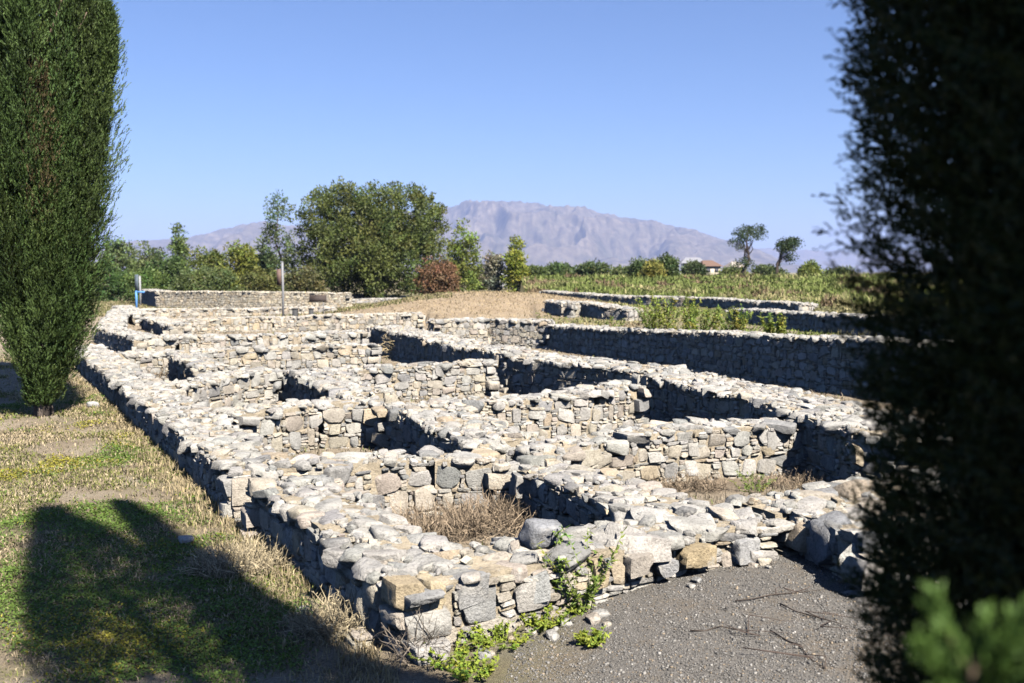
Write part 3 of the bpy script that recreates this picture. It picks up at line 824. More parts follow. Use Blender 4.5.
# ------------------------------------------------------------------ cypresses
def cypress(label, base, h, rfun, n_spray, ln, k, lw, seed, col, trunk_r, leaders=(), fine=None, z0=.3, shell=.42, extra=None, plumes=None, spread=.65):
    """Column of upright feathery sprays. rfun(t, phi) gives the crown radius at height share t."""
    r = np.random.default_rng(seed)
    base = np.asarray(base, float)
    o = empty('cypress_tree', base, label, 'cypress', 'cypress trees')
    G = Geo()
    def sprays(P, D, L, kk, leafL, leafW, tint):
        n = len(P)
        D = unit(D)
        t = np.tile(np.linspace(0.08, 1, kk), n)
        D2 = np.repeat(D, kk, 0); P2 = np.repeat(P, kk, 0) + D2 * (np.repeat(L, kk) * t)[:, None]
        sd = unit(np.cross(D2, r.normal(size=(n * kk, 3))))
        ld = unit(D2 * .75 + sd * r.uniform(.15, .15 + spread, (n * kk, 1)))
        og = P2 * np.array([1, 1, 0]); og = unit(og) + r.normal(0, .85, (n * kk, 3))
        wd = unit(np.cross(ld, og))
        c = np.repeat(tint, kk, 0) * r.uniform(.75, 1.25, (n * kk, 1))
        V, Fc, C = quads(P2, ld, wd, leafL * r.uniform(.7, 1.25, n * kk) * (1.15 - .5 * t), leafW * r.uniform(.8, 1.2, n * kk), col=c)
        G.add(V, Fc, C)
        sx = unit(np.cross(D, r.normal(size=(n, 3))))
        V, Fc, C = quads(P, D, sx, L, leafW * .4, col=np.broadcast_to(np.array(col) * .6, (n, 3)))
        G.add(V, Fc, C)
    def field(n, ta, tb):
        t = r.uniform(ta, tb, n); ph = r.uniform(0, 2 * np.pi, n)
        rad = rfun(t, ph)
        dep = r.random(n) ** 1.6 * shell
        rr = rad * (1 - dep)
        P = np.stack([rr * np.cos(ph), rr * np.sin(ph), z0 + t * (h - z0)], 1)
        D = np.stack([np.cos(ph) * .55, np.sin(ph) * .55, np.ones(n)], 1) + r.normal(0, .28, (n, 3))
        # tufts: colour follows clumps of growth, yellowish tips on some
        cl = fbm(ph * 3.2, P[:, 2] * 1.9, 3, seed)
        tint = np.array(col) * (0.75 + .6 * cl)[:, None] * np.array([1, 1, 1]) + np.where(r.random((n, 1)) < .12, 1, 0) * np.array([.02, .016, .0])
        return P, D, tint
    if plumes:
        npl, per, rp = plumes
        for i in range(npl):
            u = r.random() ** .9
            ph0 = r.uniform(0, 6.28)
            big = rfun(np.array([u]), np.array([ph0]))[0]
            rad = rp * r.uniform(.7, 1.3) * (0.45 + .55 * big)
            Lp = r.uniform(1.4, 3.4) * (.5 + .5 * big)
            inn = r.uniform(.35, 1) if r.random() < .25 else 1
            a0 = np.array([math.cos(ph0), math.sin(ph0), 0]) * max(big - rad * .75, .02) * inn
            zb_ = z0 + u * (h - z0) - Lp * .45
            t = r.random(per); ph = r.uniform(0, 6.28, per)
            rr = rad * np.sqrt(r.random(per)) * np.sin(np.pi * np.clip(t * .78 + .16, 0, 1)) ** .8
            out = np.stack([np.cos(ph), np.sin(ph), np.zeros(per)], 1)
            zz = zb_ + Lp * t
            ok = (zz > z0) & (zz < h)
            tn = np.clip((zz - z0) / (h - z0), 0, 1)
            lim = rfun(tn, np.full(per, ph0))
            P = a0 * np.minimum(1, lim / max(big, .05))[:, None] + out * rr[:, None]
            P[:, 2] = zz
            D = out * .38 + a0 / (np.linalg.norm(a0) + .01) * .25 + np.array([0, 0, 1.0]) + r.normal(0, .22, (per, 3))
            tint = np.array(col) * r.uniform(.45, 1.5) * (0.55 + .8 * (rr / rad)[:, None]) * np.array([r.uniform(.9, 1.2), 1, 1])  # shade painted into the tint: plume cores darker, outer sprays lighter
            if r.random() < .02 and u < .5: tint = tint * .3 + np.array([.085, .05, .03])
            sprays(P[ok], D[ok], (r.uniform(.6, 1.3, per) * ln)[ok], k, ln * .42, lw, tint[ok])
        P, D, tint = field(n_spray, 0, 1)                # inner growth
        P[:, :2] *= .66
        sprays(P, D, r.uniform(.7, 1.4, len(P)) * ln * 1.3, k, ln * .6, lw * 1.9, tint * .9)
    elif fine:
        P, D, tint = field(n_spray, fine[1], 1)
        sprays(P, D, r.uniform(.5, 1.2, len(P)) * ln, k, ln * .42, lw, tint)
        P, D, tint = field(n_spray, 0, fine[1])
        P[:, :2] *= .80
        sprays(P, D, r.uniform(.4, .9, len(P)) * ln, k, ln * .42, lw, tint)
    else:
        P, D, tint = field(n_spray, 0, 1)
        sprays(P, D, r.uniform(.6, 1.3, len(P)) * ln, k, ln * .42, lw, tint)
    for (dx, dy, za, zb, rad, m) in leaders:
        t = r.random(m); ph = r.uniform(0, 6.28, m)
        rr = rad * np.sqrt(r.random(m)) * (np.sin(np.pi * np.clip(t * .8 + .12, 0, 1)))
        P = np.stack([dx + rr * np.cos(ph), dy + rr * np.sin(ph), za + (zb - za) * t], 1)
        D = np.stack([np.cos(ph) * .4, np.sin(ph) * .4, np.ones(m)], 1) + r.normal(0, .25, (m, 3))
        sprays(P, D, r.uniform(.6, 1.2, m) * ln, k, ln * .42, lw, np.array(col) * r.uniform(.8, 1.2, (m, 1)))
    if fine:
        ta, tb, nb, bl = fine                          # boughs with branchlets where the camera is close
        P, D, tint = field(nb, ta, tb)
        D = unit(D * np.array([1.5, 1.5, .8]))
        m = 9
        tt = np.tile(np.linspace(.1, 1, m), nb)
        P2 = np.repeat(P, m, 0) + np.repeat(D, m, 0) * (tt * bl)[:, None]
        D2 = unit(np.repeat(D, m, 0) + unit(r.normal(size=(nb * m, 3))) * .75)
        sprays(P2, D2, r.uniform(.03, .075, nb * m) * (1.25 - .5 * tt), 9, .014, .0055, np.repeat(tint, m, 0))
    if extra:
        for (pc, dc, n_, bl) in extra:
            P = np.asarray(pc) + r.normal(0, .055, (n_, 3)); D = unit(np.asarray(dc) + r.normal(0, .45, (n_, 3)))
            m = 10; tt = np.tile(np.linspace(.05, 1, m), n_)
            P2 = np.repeat(P, m, 0) + np.repeat(D, m, 0) * (tt * bl)[:, None]
            D2 = unit(np.repeat(D, m, 0) + unit(r.normal(size=(n_ * m, 3))) * .6)
            sprays(P2, D2, r.uniform(.03, .07, n_ * m), 10, .014, .0045, np.broadcast_to(np.array(col) * 1.3, (n_ * m, 3)))
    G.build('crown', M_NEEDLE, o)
    Tk = Geo()
    V, Fc = tube(limb_pts(r, (0, 0, -.2), (0, 0, h * .9), 8, .004), np.linspace(trunk_r, trunk_r * .15, 8), 9); Tk.add(V, Fc, (.13, .105, .085))
    for i in range(5):
        a = r.uniform(0, 6.28); c_ = np.array([math.cos(a), math.sin(a), 0]) * trunk_r * .7
        V, Fc = tube([c_ * 1.5 + [0, 0, -.1], c_ * 1.0 + [0, 0, .2], c_ * .7 + [0, 0, .9]], [trunk_r * .4, trunk_r * .34, trunk_r * .2], 6); Tk.add(V, Fc, (.14, .112, .09))
    for i in range(26):
        z = r.uniform(.5, h * .75); a = r.uniform(0, 6.28); L = rfun(np.array([z / h]), np.array([a]))[0] * .75
        V, Fc = tube([(0, 0, z), (math.cos(a) * L * .5, math.sin(a) * L * .5, z + L * .45), (math.cos(a) * L, math.sin(a) * L, z + L * 1.2)], [trunk_r * .28, trunk_r * .18, .008], 5)
        Tk.add(V, Fc, (.17, .125, .095))
    Tk.build('trunk', M_BARK, o, True)
    return o

def r_left(t, ph):
    lob = 1 + .08 * np.sin(3 * ph + 7 * t) + .06 * np.sin(5 * ph - 11 * t + 1) + .50 * (fbm(ph * 2.2, t * 9, 3, 61) - .5)
    prof = np.interp(t, [0, .02, .05, .09, .16, .25, .31, .45, .7, .85, .95, 1], [.12, .20, .32, .50, .70, .88, .97, .99, .90, .66, .32, .05])
    lob = lob * (.74 + .34 * np.abs(np.sin(2.5 * ph + 1.3 * np.sin(4 * t) + .6)) ** .5)
    return 1.09 * prof * lob
cb = at(43, 414, .06)
cypress('tall dense cypress at the left edge with its trunk foot in the grass', (cb[0], cb[1], gz(cb[0], cb[1])), 11.5, r_left, 10000, .13, 7, .014, 201, (.056, .088, .024), .13, plumes=(280, 600, .25), spread=.32,
        leaders=[(1.20, -.15, 4.95, 6.0, .12, 1500), (1.02, -.1, 4.0, 5.4, .17, 1300)], z0=.14)

def r_near(t, ph, amp=1.0):
    lob = 1 + .10 * np.sin(3 * ph + 9 * t) + .30 * (fbm(ph * 2.6, t * 16, 4, 62) - .5)
    prof = np.interp(t, [0, .035, .105, .155, .20, .25, .31, .38, .47, .60, .78, .9, 1], [.80, .88, .93, 1.0, 1.08, 1.20, 1.24, .82, .40, .32, .25, .15, .02])
    return .58 * prof * lob
NB = (1.27, 1.62)
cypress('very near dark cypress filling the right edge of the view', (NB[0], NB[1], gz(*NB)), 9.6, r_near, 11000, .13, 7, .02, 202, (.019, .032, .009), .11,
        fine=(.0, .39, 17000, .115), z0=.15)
NB2 = (1.46, 0.20)
def r_back(t, ph):
    return np.interp(t, [0, .1, .32, .42, .5, .6, .8, .9, 1], [.45, .50, .52, .66, .72, .66, .42, .22, .02]) * (1 + .25 * (fbm(ph * 2.6, t * 14, 3, 64) - .5))
cypress('second cypress of the row, beside the camera and out of the picture', (NB2[0], NB2[1], gz(*NB2)), 11.1, r_back, 14000, .14, 7, .022, 203, (.028, .055, .016), .12, z0=.15)

NB3 = (2.9, -0.4)  # extra tree added out of view to keep sun off the near cypress
def r_shade_tree(t, ph):
    return np.interp(t, [0, .1, .4, .7, .9, 1], [.5, .62, .55, .30, .12, .02]) * (1 + .25 * (fbm(ph * 2.6, t * 9, 3, 65) - .5))
cypress('shorter cypress added unseen behind the camera to shade the near cypress', (NB3[0], NB3[1], gz(*NB3)), 5.2, r_shade_tree, 9000, .14, 7, .024, 204, (.028, .055, .016), .09, z0=.15)

def sapling():
    r = np.random.default_rng(207)
    bx, by = .352, .74
    zg = gz(bx, by)
    o = empty('cypress_sapling', (bx, by, zg), 'bright green young cypress tip poking in at the bottom right corner', 'sapling')
    G, St = Geo(), Geo()
    zt = 1.925 - zg
    V, Fc = tube([(0, 0, -.05), (.01, 0, zt * .5), (0, 0, zt - .02)], [.014, .009, .002], 7); St.add(V, Fc, (.16, .12, .08))
    for i in range(54):
        z = zt - .02 - 1.5 * (i / 54) ** 1.5
        a = 2.4 * i + r.uniform(-.4, .4); L = .05 + .11 * min(1, (zt - z) / .30)
        d = unit(np.array([math.cos(a) * .8, math.sin(a) * .8, 1.25]))
        p0 = np.array([0, 0, z - L * .3])
        V, Fc = tube([p0, p0 + d * L], [.003, .001], 5); St.add(V, Fc, (.12, .14, .05))
        m = 40
        t = r.random(m) ** .8
        P = p0 + d * (L * t)[:, None]
        D = unit(d + r.normal(0, .26, (m, 3)))
        kk = 10
        tt = np.tile(np.linspace(.05, 1, kk), m); D2 = np.repeat(D, kk, 0)
        P2 = np.repeat(P, kk, 0) + D2 * (np.repeat(r.uniform(.012, .026, m), kk) * tt)[:, None]
        sd = unit(np.cross(D2, r.normal(size=(m * kk, 3)))); ld = unit(D2 + sd * .5); wd = unit(np.cross(ld, r.normal(size=(m * kk, 3))))
        V, Fc, C = quads(P2, ld, wd, r.uniform(.006, .011, m * kk), .0032, col=np.array([.072, .130, .026]) * r.uniform(.75, 1.3, (m * kk, 1)))
        G.add(V, Fc, C)
    St.build('trunk', M_BARK, o, True); G.build('crown', M_NEEDLE, o)
sapling()

# ------------------------------------------------------------------ grass and weeds
def scatter(r, n, dmin, dmax, xa, xb, power=1.0):
    """Random ground points, denser near the camera."""
    y = dmin * (dmax / dmin) ** r.random(n)
    x = r.uniform(0, 1, n) * (xb(y) - xa(y)) + xa(y)
    return x, y

OUT_L = lambda x, y: (~inpoly(x, y, INNER)) & (~inpoly(x, y, RIGHT))
def wall_x(y): return np.interp(y, [4, 5.5, 8.2, 8.8, 20.3, 24], [-.1, -.75, -2.2, -2.55, -8.85, -10.5])

def build_grass():
    r = np.random.default_rng(77)
    # dry straw turf on the left
    x, y = scatter(r, 260000, 4.2, 26, lambda y: -.62 * y - .5, lambda y: wall_x(y) + .05)
    dens = fbm(x * .6, y * .6, 4, 21)
    keep = OUT_L(x, y) & (r.random(len(x)) < .05 + .8 * sstep(.46, .66, fbm(x * 1.1 + 1.5 * fbm(x, y, 2, 210), y * 1.1 + 1.5 * fbm(x, y, 2, 211), 4, 33)))
    x, y = x[keep], y[keep]; n = len(x)
    P = np.stack([x, y, ground_z(x, y) - .005], 1)
    edge = np.clip(1 - (wall_x(y) - x) / 1.0, 0, 1)
    L = r.uniform(.018, .065, n) * (1 + .8 * edge * r.random(n)) * (.8 + y / 25)
    c = np.array([.36, .285, .19]) * r.uniform(.5, 1.4, (n, 1)) * np.array([1, 1, .95])
    gm = (r.random(n) < .05 + .5 * sstep(.48, .62, fbm(x * .55, y * .55, 4, 21)))[:, None]
    c = np.where(gm, np.array([.16, .17, .045]) * r.uniform(.7, 1.3, (n, 1)), c)
    V, Fc, C = blades(r, P, L, (.0022 + .0008 * y) * r.uniform(.6, 1.3, n), np.clip(r.normal(.72, .2, n), .1, .98), c)
    tag(mesh('dry_grass', V, Fc, M_STRAW, None, C), 'short dry straw coloured grass over the left foreground', 'grass', kind='stuff')
    # green clover and low weeds in patches
    x, y = scatter(r, 260000, 4.2, 24, lambda y: -.62 * y - .5, lambda y: wall_x(y) + .02)
    wx, wy = x + 1.1 * fbm(x * .9, y * .9, 3, 201), y + 1.1 * fbm(x * .9 + 5, y * .9, 3, 202)
    m = fbm(wx * .75, wy * .75, 4, 21)
    # broad patches where the photo shows green: shaded foreground, left edge, strip by the cypress
    gp = np.zeros(len(x))
    for (px, py, rx, ry, w) in ((120, 640, 1.1, 1.2, .17), (200, 672, .8, .5, .12), (60, 675, .6, .5, .12), (20, 600, .7, .9, .17), (150, 560, .9, .9, .10), (110, 440, 1.2, 1.6, .15), (100, 400, 1.4, 2.5, .13), (10, 462, .8, .8, .16), (230, 640, .7, .7, .08), (215, 600, .5, .6, .08)):
        a = at(px, py, .06); gp = np.maximum(gp, w * np.exp(-((wx - .55 - a[0]) / rx) ** 2 - ((wy - .55 - a[1]) / ry) ** 2))
    keep = OUT_L(x, y) & (m + gp + .42 * (fbm(x * 3.2, y * 3.2, 4, 90) - .5) + r.normal(0, .05, len(x)) > .635)
    x, y = x[keep], y[keep]; n = len(x)
    hgt = .012 + .05 * r.random(n) * sstep(.5, .75, fbm(x * 2, y * 2, 3, 91))
    P = np.stack([x, y, ground_z(x, y) + hgt], 1)
    nd = unit(np.stack([r.normal(size=n), r.normal(size=n), r.normal(.25, .4, n)], 1)); sd = unit(np.cross(nd, np.array([0, 0, 1.0]) + r.normal(0, .4, (n, 3))))
    yel = fbm(x * .9 + 4, y * .9, 3, 95) + .28 * np.exp(-((x - at(115, 430, 0)[0]) / 1.6) ** 2 - ((y - at(115, 430, 0)[1]) / 3.0) ** 2)
    c = np.where((yel + r.normal(0, .08, n) > .62)[:, None], np.array([.29, .255, .036]), np.array([.115, .175, .034])) * r.uniform(.6, 1.35, (n, 1))
    V, Fc, C = quads(P, nd, sd, (.011 + .0010 * y) * r.uniform(.7, 1.5, n), (.008 + .0008 * y) * r.uniform(.7, 1.4, n), col=c)
    tag(mesh('clover', V, Fc, M_LEAF, None, C), 'patches of low green clover and weeds in the left foreground', 'ground cover', kind='stuff')
    # straw fringe along the outer wall foot
    n = 9000
    t = r.random(n); yy = 4.6 * (20 / 4.6) ** t
    off = np.abs(r.normal(0, .30, n)) + .02
    x, y = wall_x(yy) - off, yy
    P = np.stack([x, y, ground_z(x, y) - .01], 1)
    c = np.array([.34, .27, .16]) * r.uniform(.55, 1.4, (n, 1))
    V, Fc, C = blades(r, P, r.uniform(.05, .17, n) * np.exp(-off * 1.1), (.003 + .0007 * y) * r.uniform(.6, 1.2, n), np.clip(r.normal(.55, .25, n), .05, .98), c)
    tag(mesh('dry_grass', V, Fc, M_STRAW, None, C), 'taller dry grass fringe along the foot of the left outer wall', 'grass', kind='stuff')
    # straw and litter on the sunken floors
    x, y = scatter(r, 80000, 6.5, 45, lambda y: -.55 * y, lambda y: .46 * y)
    keep = inpoly(x, y, INNER) & (fbm(x * .8, y * .8, 3, 44) > .42)
    x, y = x[keep], y[keep]; n = len(x)
    P = np.stack([x, y, ground_z(x, y) - .01], 1)
    c = np.array([.22, .18, .13]) * r.uniform(.5, 1.5, (n, 1))
    c = np.where((r.random(n) < .10)[:, None], np.array([.13, .15, .04]), c)
    V, Fc, C = blades(r, P, r.uniform(.03, .14, n), (.003 + .0008 * y), np.clip(r.normal(.6, .25, n), .05, .98), c)
    tag(mesh('dry_straw', V, Fc, M_STRAW, None, C), 'dead straw and weeds littering the sunken cell floors', 'dry grass', kind='stuff')
    # field beyond the tall wall
    n = 210000
    y = 24 * (135 / 24) ** r.random(n); x = r.uniform(-.06, .47, n) * y + .5
    md = np.exp(-(((x + 1.3) / 6.4) ** 2 + ((y - 51) / 10.5) ** 2) ** 1.5)
    keep = inpoly(x, y, RIGHT) & (~inpoly(x, y, INNER)) & (r.random(n) > md * 2) & (r.random(n) < .25 + .75 * sstep(36, 46, y))
    x, y = x[keep], y[keep]; n = len(x)
    pat = fbm(x * .22, y * .10, 4, 70); pat2 = fbm(x * .8, y * .4, 3, 72)
    P = np.stack([x, y, ground_z(x, y) - .02], 1)
    green = np.array([.150, .180, .048]); straw = np.array([.33, .28, .14]); brown = np.array([.17, .12, .07])
    w = sstep(.53, .80, pat + .25 * (pat2 - .5) + r.normal(0, .07, n))[:, None]
    c = green * (1 - w) + straw * w
    c = np.where((fbm(x * .5, y * .2, 3, 75) > .68)[:, None], brown, c) * r.uniform(.6, 1.35, (n, 1))
    V, Fc, C = blades(r, P, r.uniform(.12, .55, n) * (.15 + 2.2 * np.clip(fbm(x * .45, y * .3, 4, 79) - .12, 0, 1) * (.5 + pat2)) * (.28 + .72 * sstep(-.2, 2.5, ((x - 1.8) * 22.3 + (y - 65.0) * 10.5) / 24.65)), .0013 * y * r.uniform(.5, 1.8, n), np.clip(r.normal(.58, .24, n), .05, .97), c)
    tag(mesh('field_grass', V, Fc, M_STRAW, None, C), 'tall mixed green and dry grass covering the field at right', 'grass', kind='stuff')
    # thin dry stubble on the mound
    n = 16000
    x, y = r.normal(-1.3, 5, n), r.normal(50, 8, n)
    keep = ~inpoly(x, y, INNER); x, y = x[keep], y[keep]; n = len(x)
    P = np.stack([x, y, ground_z(x, y) - .01], 1)
    V, Fc, C = blades(r, P, r.uniform(.05, .16, n), .03, np.clip(r.normal(.7, .2, n), .05, .98), np.array([.40, .30, .18]) * r.uniform(.6, 1.3, (n, 1)))
    tag(mesh('dry_stubble', V, Fc, M_STRAW, None, C), 'thin dry stubble on the brown earth mound', 'grass', kind='stuff')
    # grass between and behind the far rows on the left
    n = 40000
    y = r.uniform(48, 75, n); x = r.uniform(-.45, -.06, n) * y
    P = np.stack([x, y, ground_z(x, y) - .01], 1)
    V, Fc, C = blades(r, P, r.uniform(.05, .2, n), .05, np.clip(r.normal(.6, .2, n), .05, .98), np.where((r.random(n) < .5)[:, None], np.array([.30, .24, .14]), np.array([.14, .15, .05])) * r.uniform(.6, 1.3, (n, 1)))
    tag(mesh('dry_grass', V, Fc, M_STRAW, None, C), 'short mixed grass between the farthest walls and the rebuilt wall', 'grass', kind='stuff')
    # gravel pieces on the yard
    n = 60000
    y = 4.0 * (8.6 / 4.0) ** r.random(n); x = r.uniform(-.3, .5, n) * y + .2
    keep = (~inpoly(x, y, INNER)) & (fbm(x * 1.3, y * 1.3, 3, 40) > .33) & (x > -.2 + .15 * (y - 4))
    x, y = x[keep], y[keep]; n = len(x)
    lib, Fc0 = LIB[3]
    S = lib[r.integers(0, len(lib), n)][:, ::1]
    V0, F0 = cube_sphere(1)
    V0 = V0 / np.linalg.norm(V0, axis=1)[:, None]
    sz = r.uniform(.0025, .0065, (n, 1)) * r.choice([1, 1, 1, 1, 1, 1, 1, 1, 1.8], (n, 1))
    a = r.uniform(0, 6.28, n)
    V = V0[None] * (sz * r.uniform(.6, 1.3, (n, 3)))[:, None, :]
    ca, sa = np.cos(a)[:, None], np.sin(a)[:, None]
    V = np.stack([V[..., 0] * ca - V[..., 1] * sa, V[..., 0] * sa + V[..., 1] * ca, V[..., 2]], -1)
    V = V + np.stack([x, y, ground_z(x, y) + .002], 1)[:, None, :]
    Fc = (F0[None] + (np.arange(n) * len(V0))[:, None, None]).reshape(-1, 4)
    cc = np.array([(.11, .104, .096), (.19, .178, .162), (.26, .243, .22), (.32, .30, .275), (.24, .19, .135)])[r.choice(5, n, p=[.36, .38, .14, .015, .105])] * r.uniform(.8, 1.2, (n, 1))
    tag(mesh('gravel', V.reshape(-1, 3), Fc, M_TWIG, None, np.repeat(cc, len(V0), 0)), 'grey gravel spread over the yard in front', 'gravel', kind='stuff')

build_grass()

def dry_bush(label, c, rx, ry, h, n, seed, col=(.23, .175, .12), group='dry brown bushes in the cells', thick=.004):
    r = np.random.default_rng(seed)
    z = gz(c[0], c[1])
    o = empty('dry_bush', (c[0], c[1], z), label, 'bush', group)
    a = r.uniform(0, 6.28, n); rr = np.sqrt(r.random(n))
    P = np.stack([rr * np.cos(a) * rx * .8, rr * np.sin(a) * ry * .8, np.full(n, -.02) + r.random(n) * h * .35], 1)
    D = unit(np.stack([np.cos(a) * .45, np.sin(a) * .45, np.ones(n) * .7], 1) + r.normal(0, .72, (n, 3)))
    L = r.uniform(.3, 1.0, n) * h * (1 - .35 * rr)
    G = Geo()
    sd = unit(np.cross(D, r.normal(size=(n, 3))))
    D2 = unit(D + r.normal(0, .35, (n, 3)))
    m = P + D * (L * .5)[:, None]; t = m + D2 * (L * .5)[:, None]
    w = (thick * r.uniform(.6, 1.4, n))[:, None]
    V = np.stack([P - sd * w, P + sd * w, m + sd * w * .8, m - sd * w * .8, t + sd * w * .3, t - sd * w * .3], 1).reshape(-1, 3)
    i = np.arange(n)[:, None] * 6
    C = np.repeat(np.array(col) * r.uniform(.5, 1.5, (n, 1)) * np.array([1, 1, 1]), 6, 0)
    G.add(V, np.concatenate([i + np.array([0, 1, 2, 3]), i + np.array([3, 2, 4, 5])], 0), C)
    # side twiglets
    k = n * 2
    j = r.integers(0, n, k); s = r.random((k, 1))
    Pb = m[j] + (t[j] - m[j]) * s; Db = unit(D2[j] + r.normal(0, .8, (k, 3)))
    V, Fc, C2 = quads(Pb, Db, unit(np.cross(Db, r.normal(size=(k, 3)))), r.uniform(.03, .12, k) * h * 1.6, thick * 1.4, col=np.array(col) * r.uniform(.6, 1.7, (k, 1)))
    G.add(V, Fc, C2)
    G.build('twigs', M_TWIG, o)
    return o

bp = at(430, 528, -.12); dry_bush('brown bush filling the left of the nearest cell', bp, .66, .5, .34, 900, 1)
bp = at(490, 520, -.12); dry_bush('brown bush beside the black shaded side of the nearest cell', bp, .55, .5, .40, 900, 2)
bp = at(565, 505, -.2); dry_bush('tall thin dead stalks against the black wall of the nearest cell', bp, .5, .35, .5, 220, 3, (.30, .24, .17))
bp = at(828, 468, -.2); dry_bush('brown bush at the right end of the litter strewn cell', bp, .5, .5, .62, 1400, 4)
bp = at(800, 486, -.2); dry_bush('low tangle of dead stems in front of the brown bush at right', bp, .6, .35, .22, 700, 5)
bp = at(690, 490, -.2); dry_bush('low dead stems at the left of the litter strewn cell', bp, .5, .25, .25, 500, 6)
bp = at(143, 375, -.1); dry_bush('brown dead weeds in the far left cell', bp, .9, .8, .35, 700, 7, thick=.008)
bp = at(410, 329, .6); dry_bush('dry straw tuft on top of the long wide wall at its far end', (bp[0], bp[1]), .6, .4, 1.05, 500, 8, (.42, .33, .19), thick=.009)
bp = at(490, 338, -.1); dry_bush('grey dry weeds before the sunlit corridor wall', bp, 1.3, .5, .75, 900, 9, (.25, .21, .17), thick=.010)
bp = at(340, 620, .1); dry_bush('straw coloured dry weed at the foot of the near outer wall', (bp[0], bp[1]), .32, .3, .30, 900, 10, (.34, .28, .18), thick=.0028)
bp = at(240, 560, .1); dry_bush('straw coloured dry weed below the step in the outer wall', (bp[0], bp[1]), .45, .35, .28, 800, 11, (.34, .28, .18), thick=.003)
bp = at(415, 652, .1); dry_bush('dead dark stems leaning on the front corner', (bp[0], bp[1]), .14, .10, .40, 120, 12, (.17, .14, .11), thick=.003)
bp = at(850, 380, -.3); dry_bush('yellowing weeds at the near foot of the tall shaded wall', bp, .7, .4, .6, 500, 13, (.22, .19, .08), thick=.006)

def leafy(label, c, h, rx, n_stem, per, leaf, seed, col, name='weed_plant', group='green weeds among the walls', zoff=0, lw=.45):
    r = np.random.default_rng(seed)
    z = gz(c[0], c[1]) + zoff
    o = empty(name, (c[0], c[1], z), label, 'plant', group)
    Gs, Gl = Geo(), Geo()
    for i in range(n_stem):
        a = r.uniform(0, 6.28); b0 = np.array([math.cos(a), math.sin(a), 0]) * rx * .35 * r.random()
        hh = h * r.uniform(.5, 1.0)
        tip = b0 * 1.5 + np.array([math.cos(a) * rx * r.uniform(.3, 1), math.sin(a) * rx * r.uniform(.3, 1), hh])
        pts = limb_pts(r, b0 - [0, 0, .02], tip, 5, .05)
        V, Fc = tube(pts, np.linspace(.0035, .0012, 5) * max(1, leaf / .05), 4); Gs.add(V, Fc, np.array(col) * 1.1)
        t = np.clip(r.random(per) ** .8, .05, 1) * 4
        k = np.minimum(t.astype(int), 3); f = (t - k)[:, None]
        P = pts[k] * (1 - f) + pts[k + 1] * f
        D = unit(r.normal(size=(per, 3)) * np.array([1, 1, .55]) + np.array([0, 0, .25])); sd = unit(np.cross(D, r.normal(0, .35, (per, 3)) + np.array([0, 0, 1.0])))
        V, Fc, C = quads(P, D, sd, leaf * r.uniform(.6, 1.4, per), leaf * lw * r.uniform(.7, 1.3, per), col=np.array(col) * r.uniform(.65, 1.4, (per, 1)) * np.array([1 + .15 * r.normal(), 1, 1]))
        Gl.add(V, Fc, C)
    Gs.build('stem', M_TWIG, o); Gl.build('leaves', M_LEAF, o)
    return o

bp = at(578, 612, .1); leafy('tall bright green weed growing up the front wall', (bp[0], bp[1] + .02), .52, .22, 16, 60, .042, 1, (.17, .235, .045), lw=.36)
for i, (px, py, lb, sz) in enumerate(((450, 655, 'low yellow green clover clump at the front corner', .2), (500, 642, 'low yellow green clump below the big pale boulder', .2), (545, 628, 'low green clump beside the tall bright weed', .16), (470, 672, 'flat yellow green clump at the bottom edge', .16), (590, 648, 'small green clump on the gravel below the tall weed', .09), (560, 612, 'leafy clump right at the wall foot under the tall weed', .12))):
    bp = at(px, py, .09); leafy(lb, (bp[0], bp[1]), .10 if i < 4 else .07, sz, 26, 22, .024, 20 + i, (.20, .25, .035), group='green clumps at the front wall foot', lw=.7)
bp = at(755, 492, -.2); leafy('small green plant on the litter strewn cell floor', bp, .22, .25, 14, 24, .035, 30, (.16, .20, .05))
for i, (px, py, d, h, w, lb) in enumerate(((655, 318, 27.5, .75, .55, 'yellow green leafy shrub behind the tall wall, left one'), (678, 318, 28.2, .95, .6, 'yellow green leafy shrub behind the tall wall, tallest one'), (702, 320, 26.8, .6, .5, 'yellow green leafy shrub behind the tall wall, right one'), (775, 323, 25.5, .42, .3, 'small bright weed on the pale weedy wall'), (735, 316, 28.5, .5, .5, 'dull green weed left of the pale weedy wall'))):
    x = (px - 512) / F * d
    leafy(lb, (x, d), h + .45, w, 22, 70, .09, 40 + i, (.20, .235, .045), group='leafy shrubs behind the tall wall')
for i, (px, py, lb) in enumerate(((452, 342, 'green weed at the left foot of the sunlit corridor wall'), (496, 345, 'yellow green weed at the middle foot of the sunlit corridor wall'), (538, 347, 'green weed at the corner of corridor wall and tall wall'), (610, 352, 'green weed at the foot of the tall shaded wall'))):
    bp = at(px, py, -.3); leafy(lb, bp, .5, .4, 12, 40, .08, 60 + i, (.15, .18, .04), group='weeds in the corridor')

# small fallen stones along the foot of the front wall
r = np.random.default_rng(412)
for i in range(16):
    px = r.uniform(470, 785); f = (px - 402) / 380
    p_ = at(px, 652 - f * 88 + r.uniform(2, 26) * (1 - .4 * f), .12)
    sz = r.uniform(.018, .05)
    loose('loose_stone', 'small fallen stone on the gravel at the foot of the front wall', (p_[0], p_[1], gz(p_[0], p_[1]) + sz * .3), (sz * 1.2, sz, sz * .7), PAL[r.choice(6)], 430 + i, r.uniform(0, 3), 'fallen stones at the front wall foot')

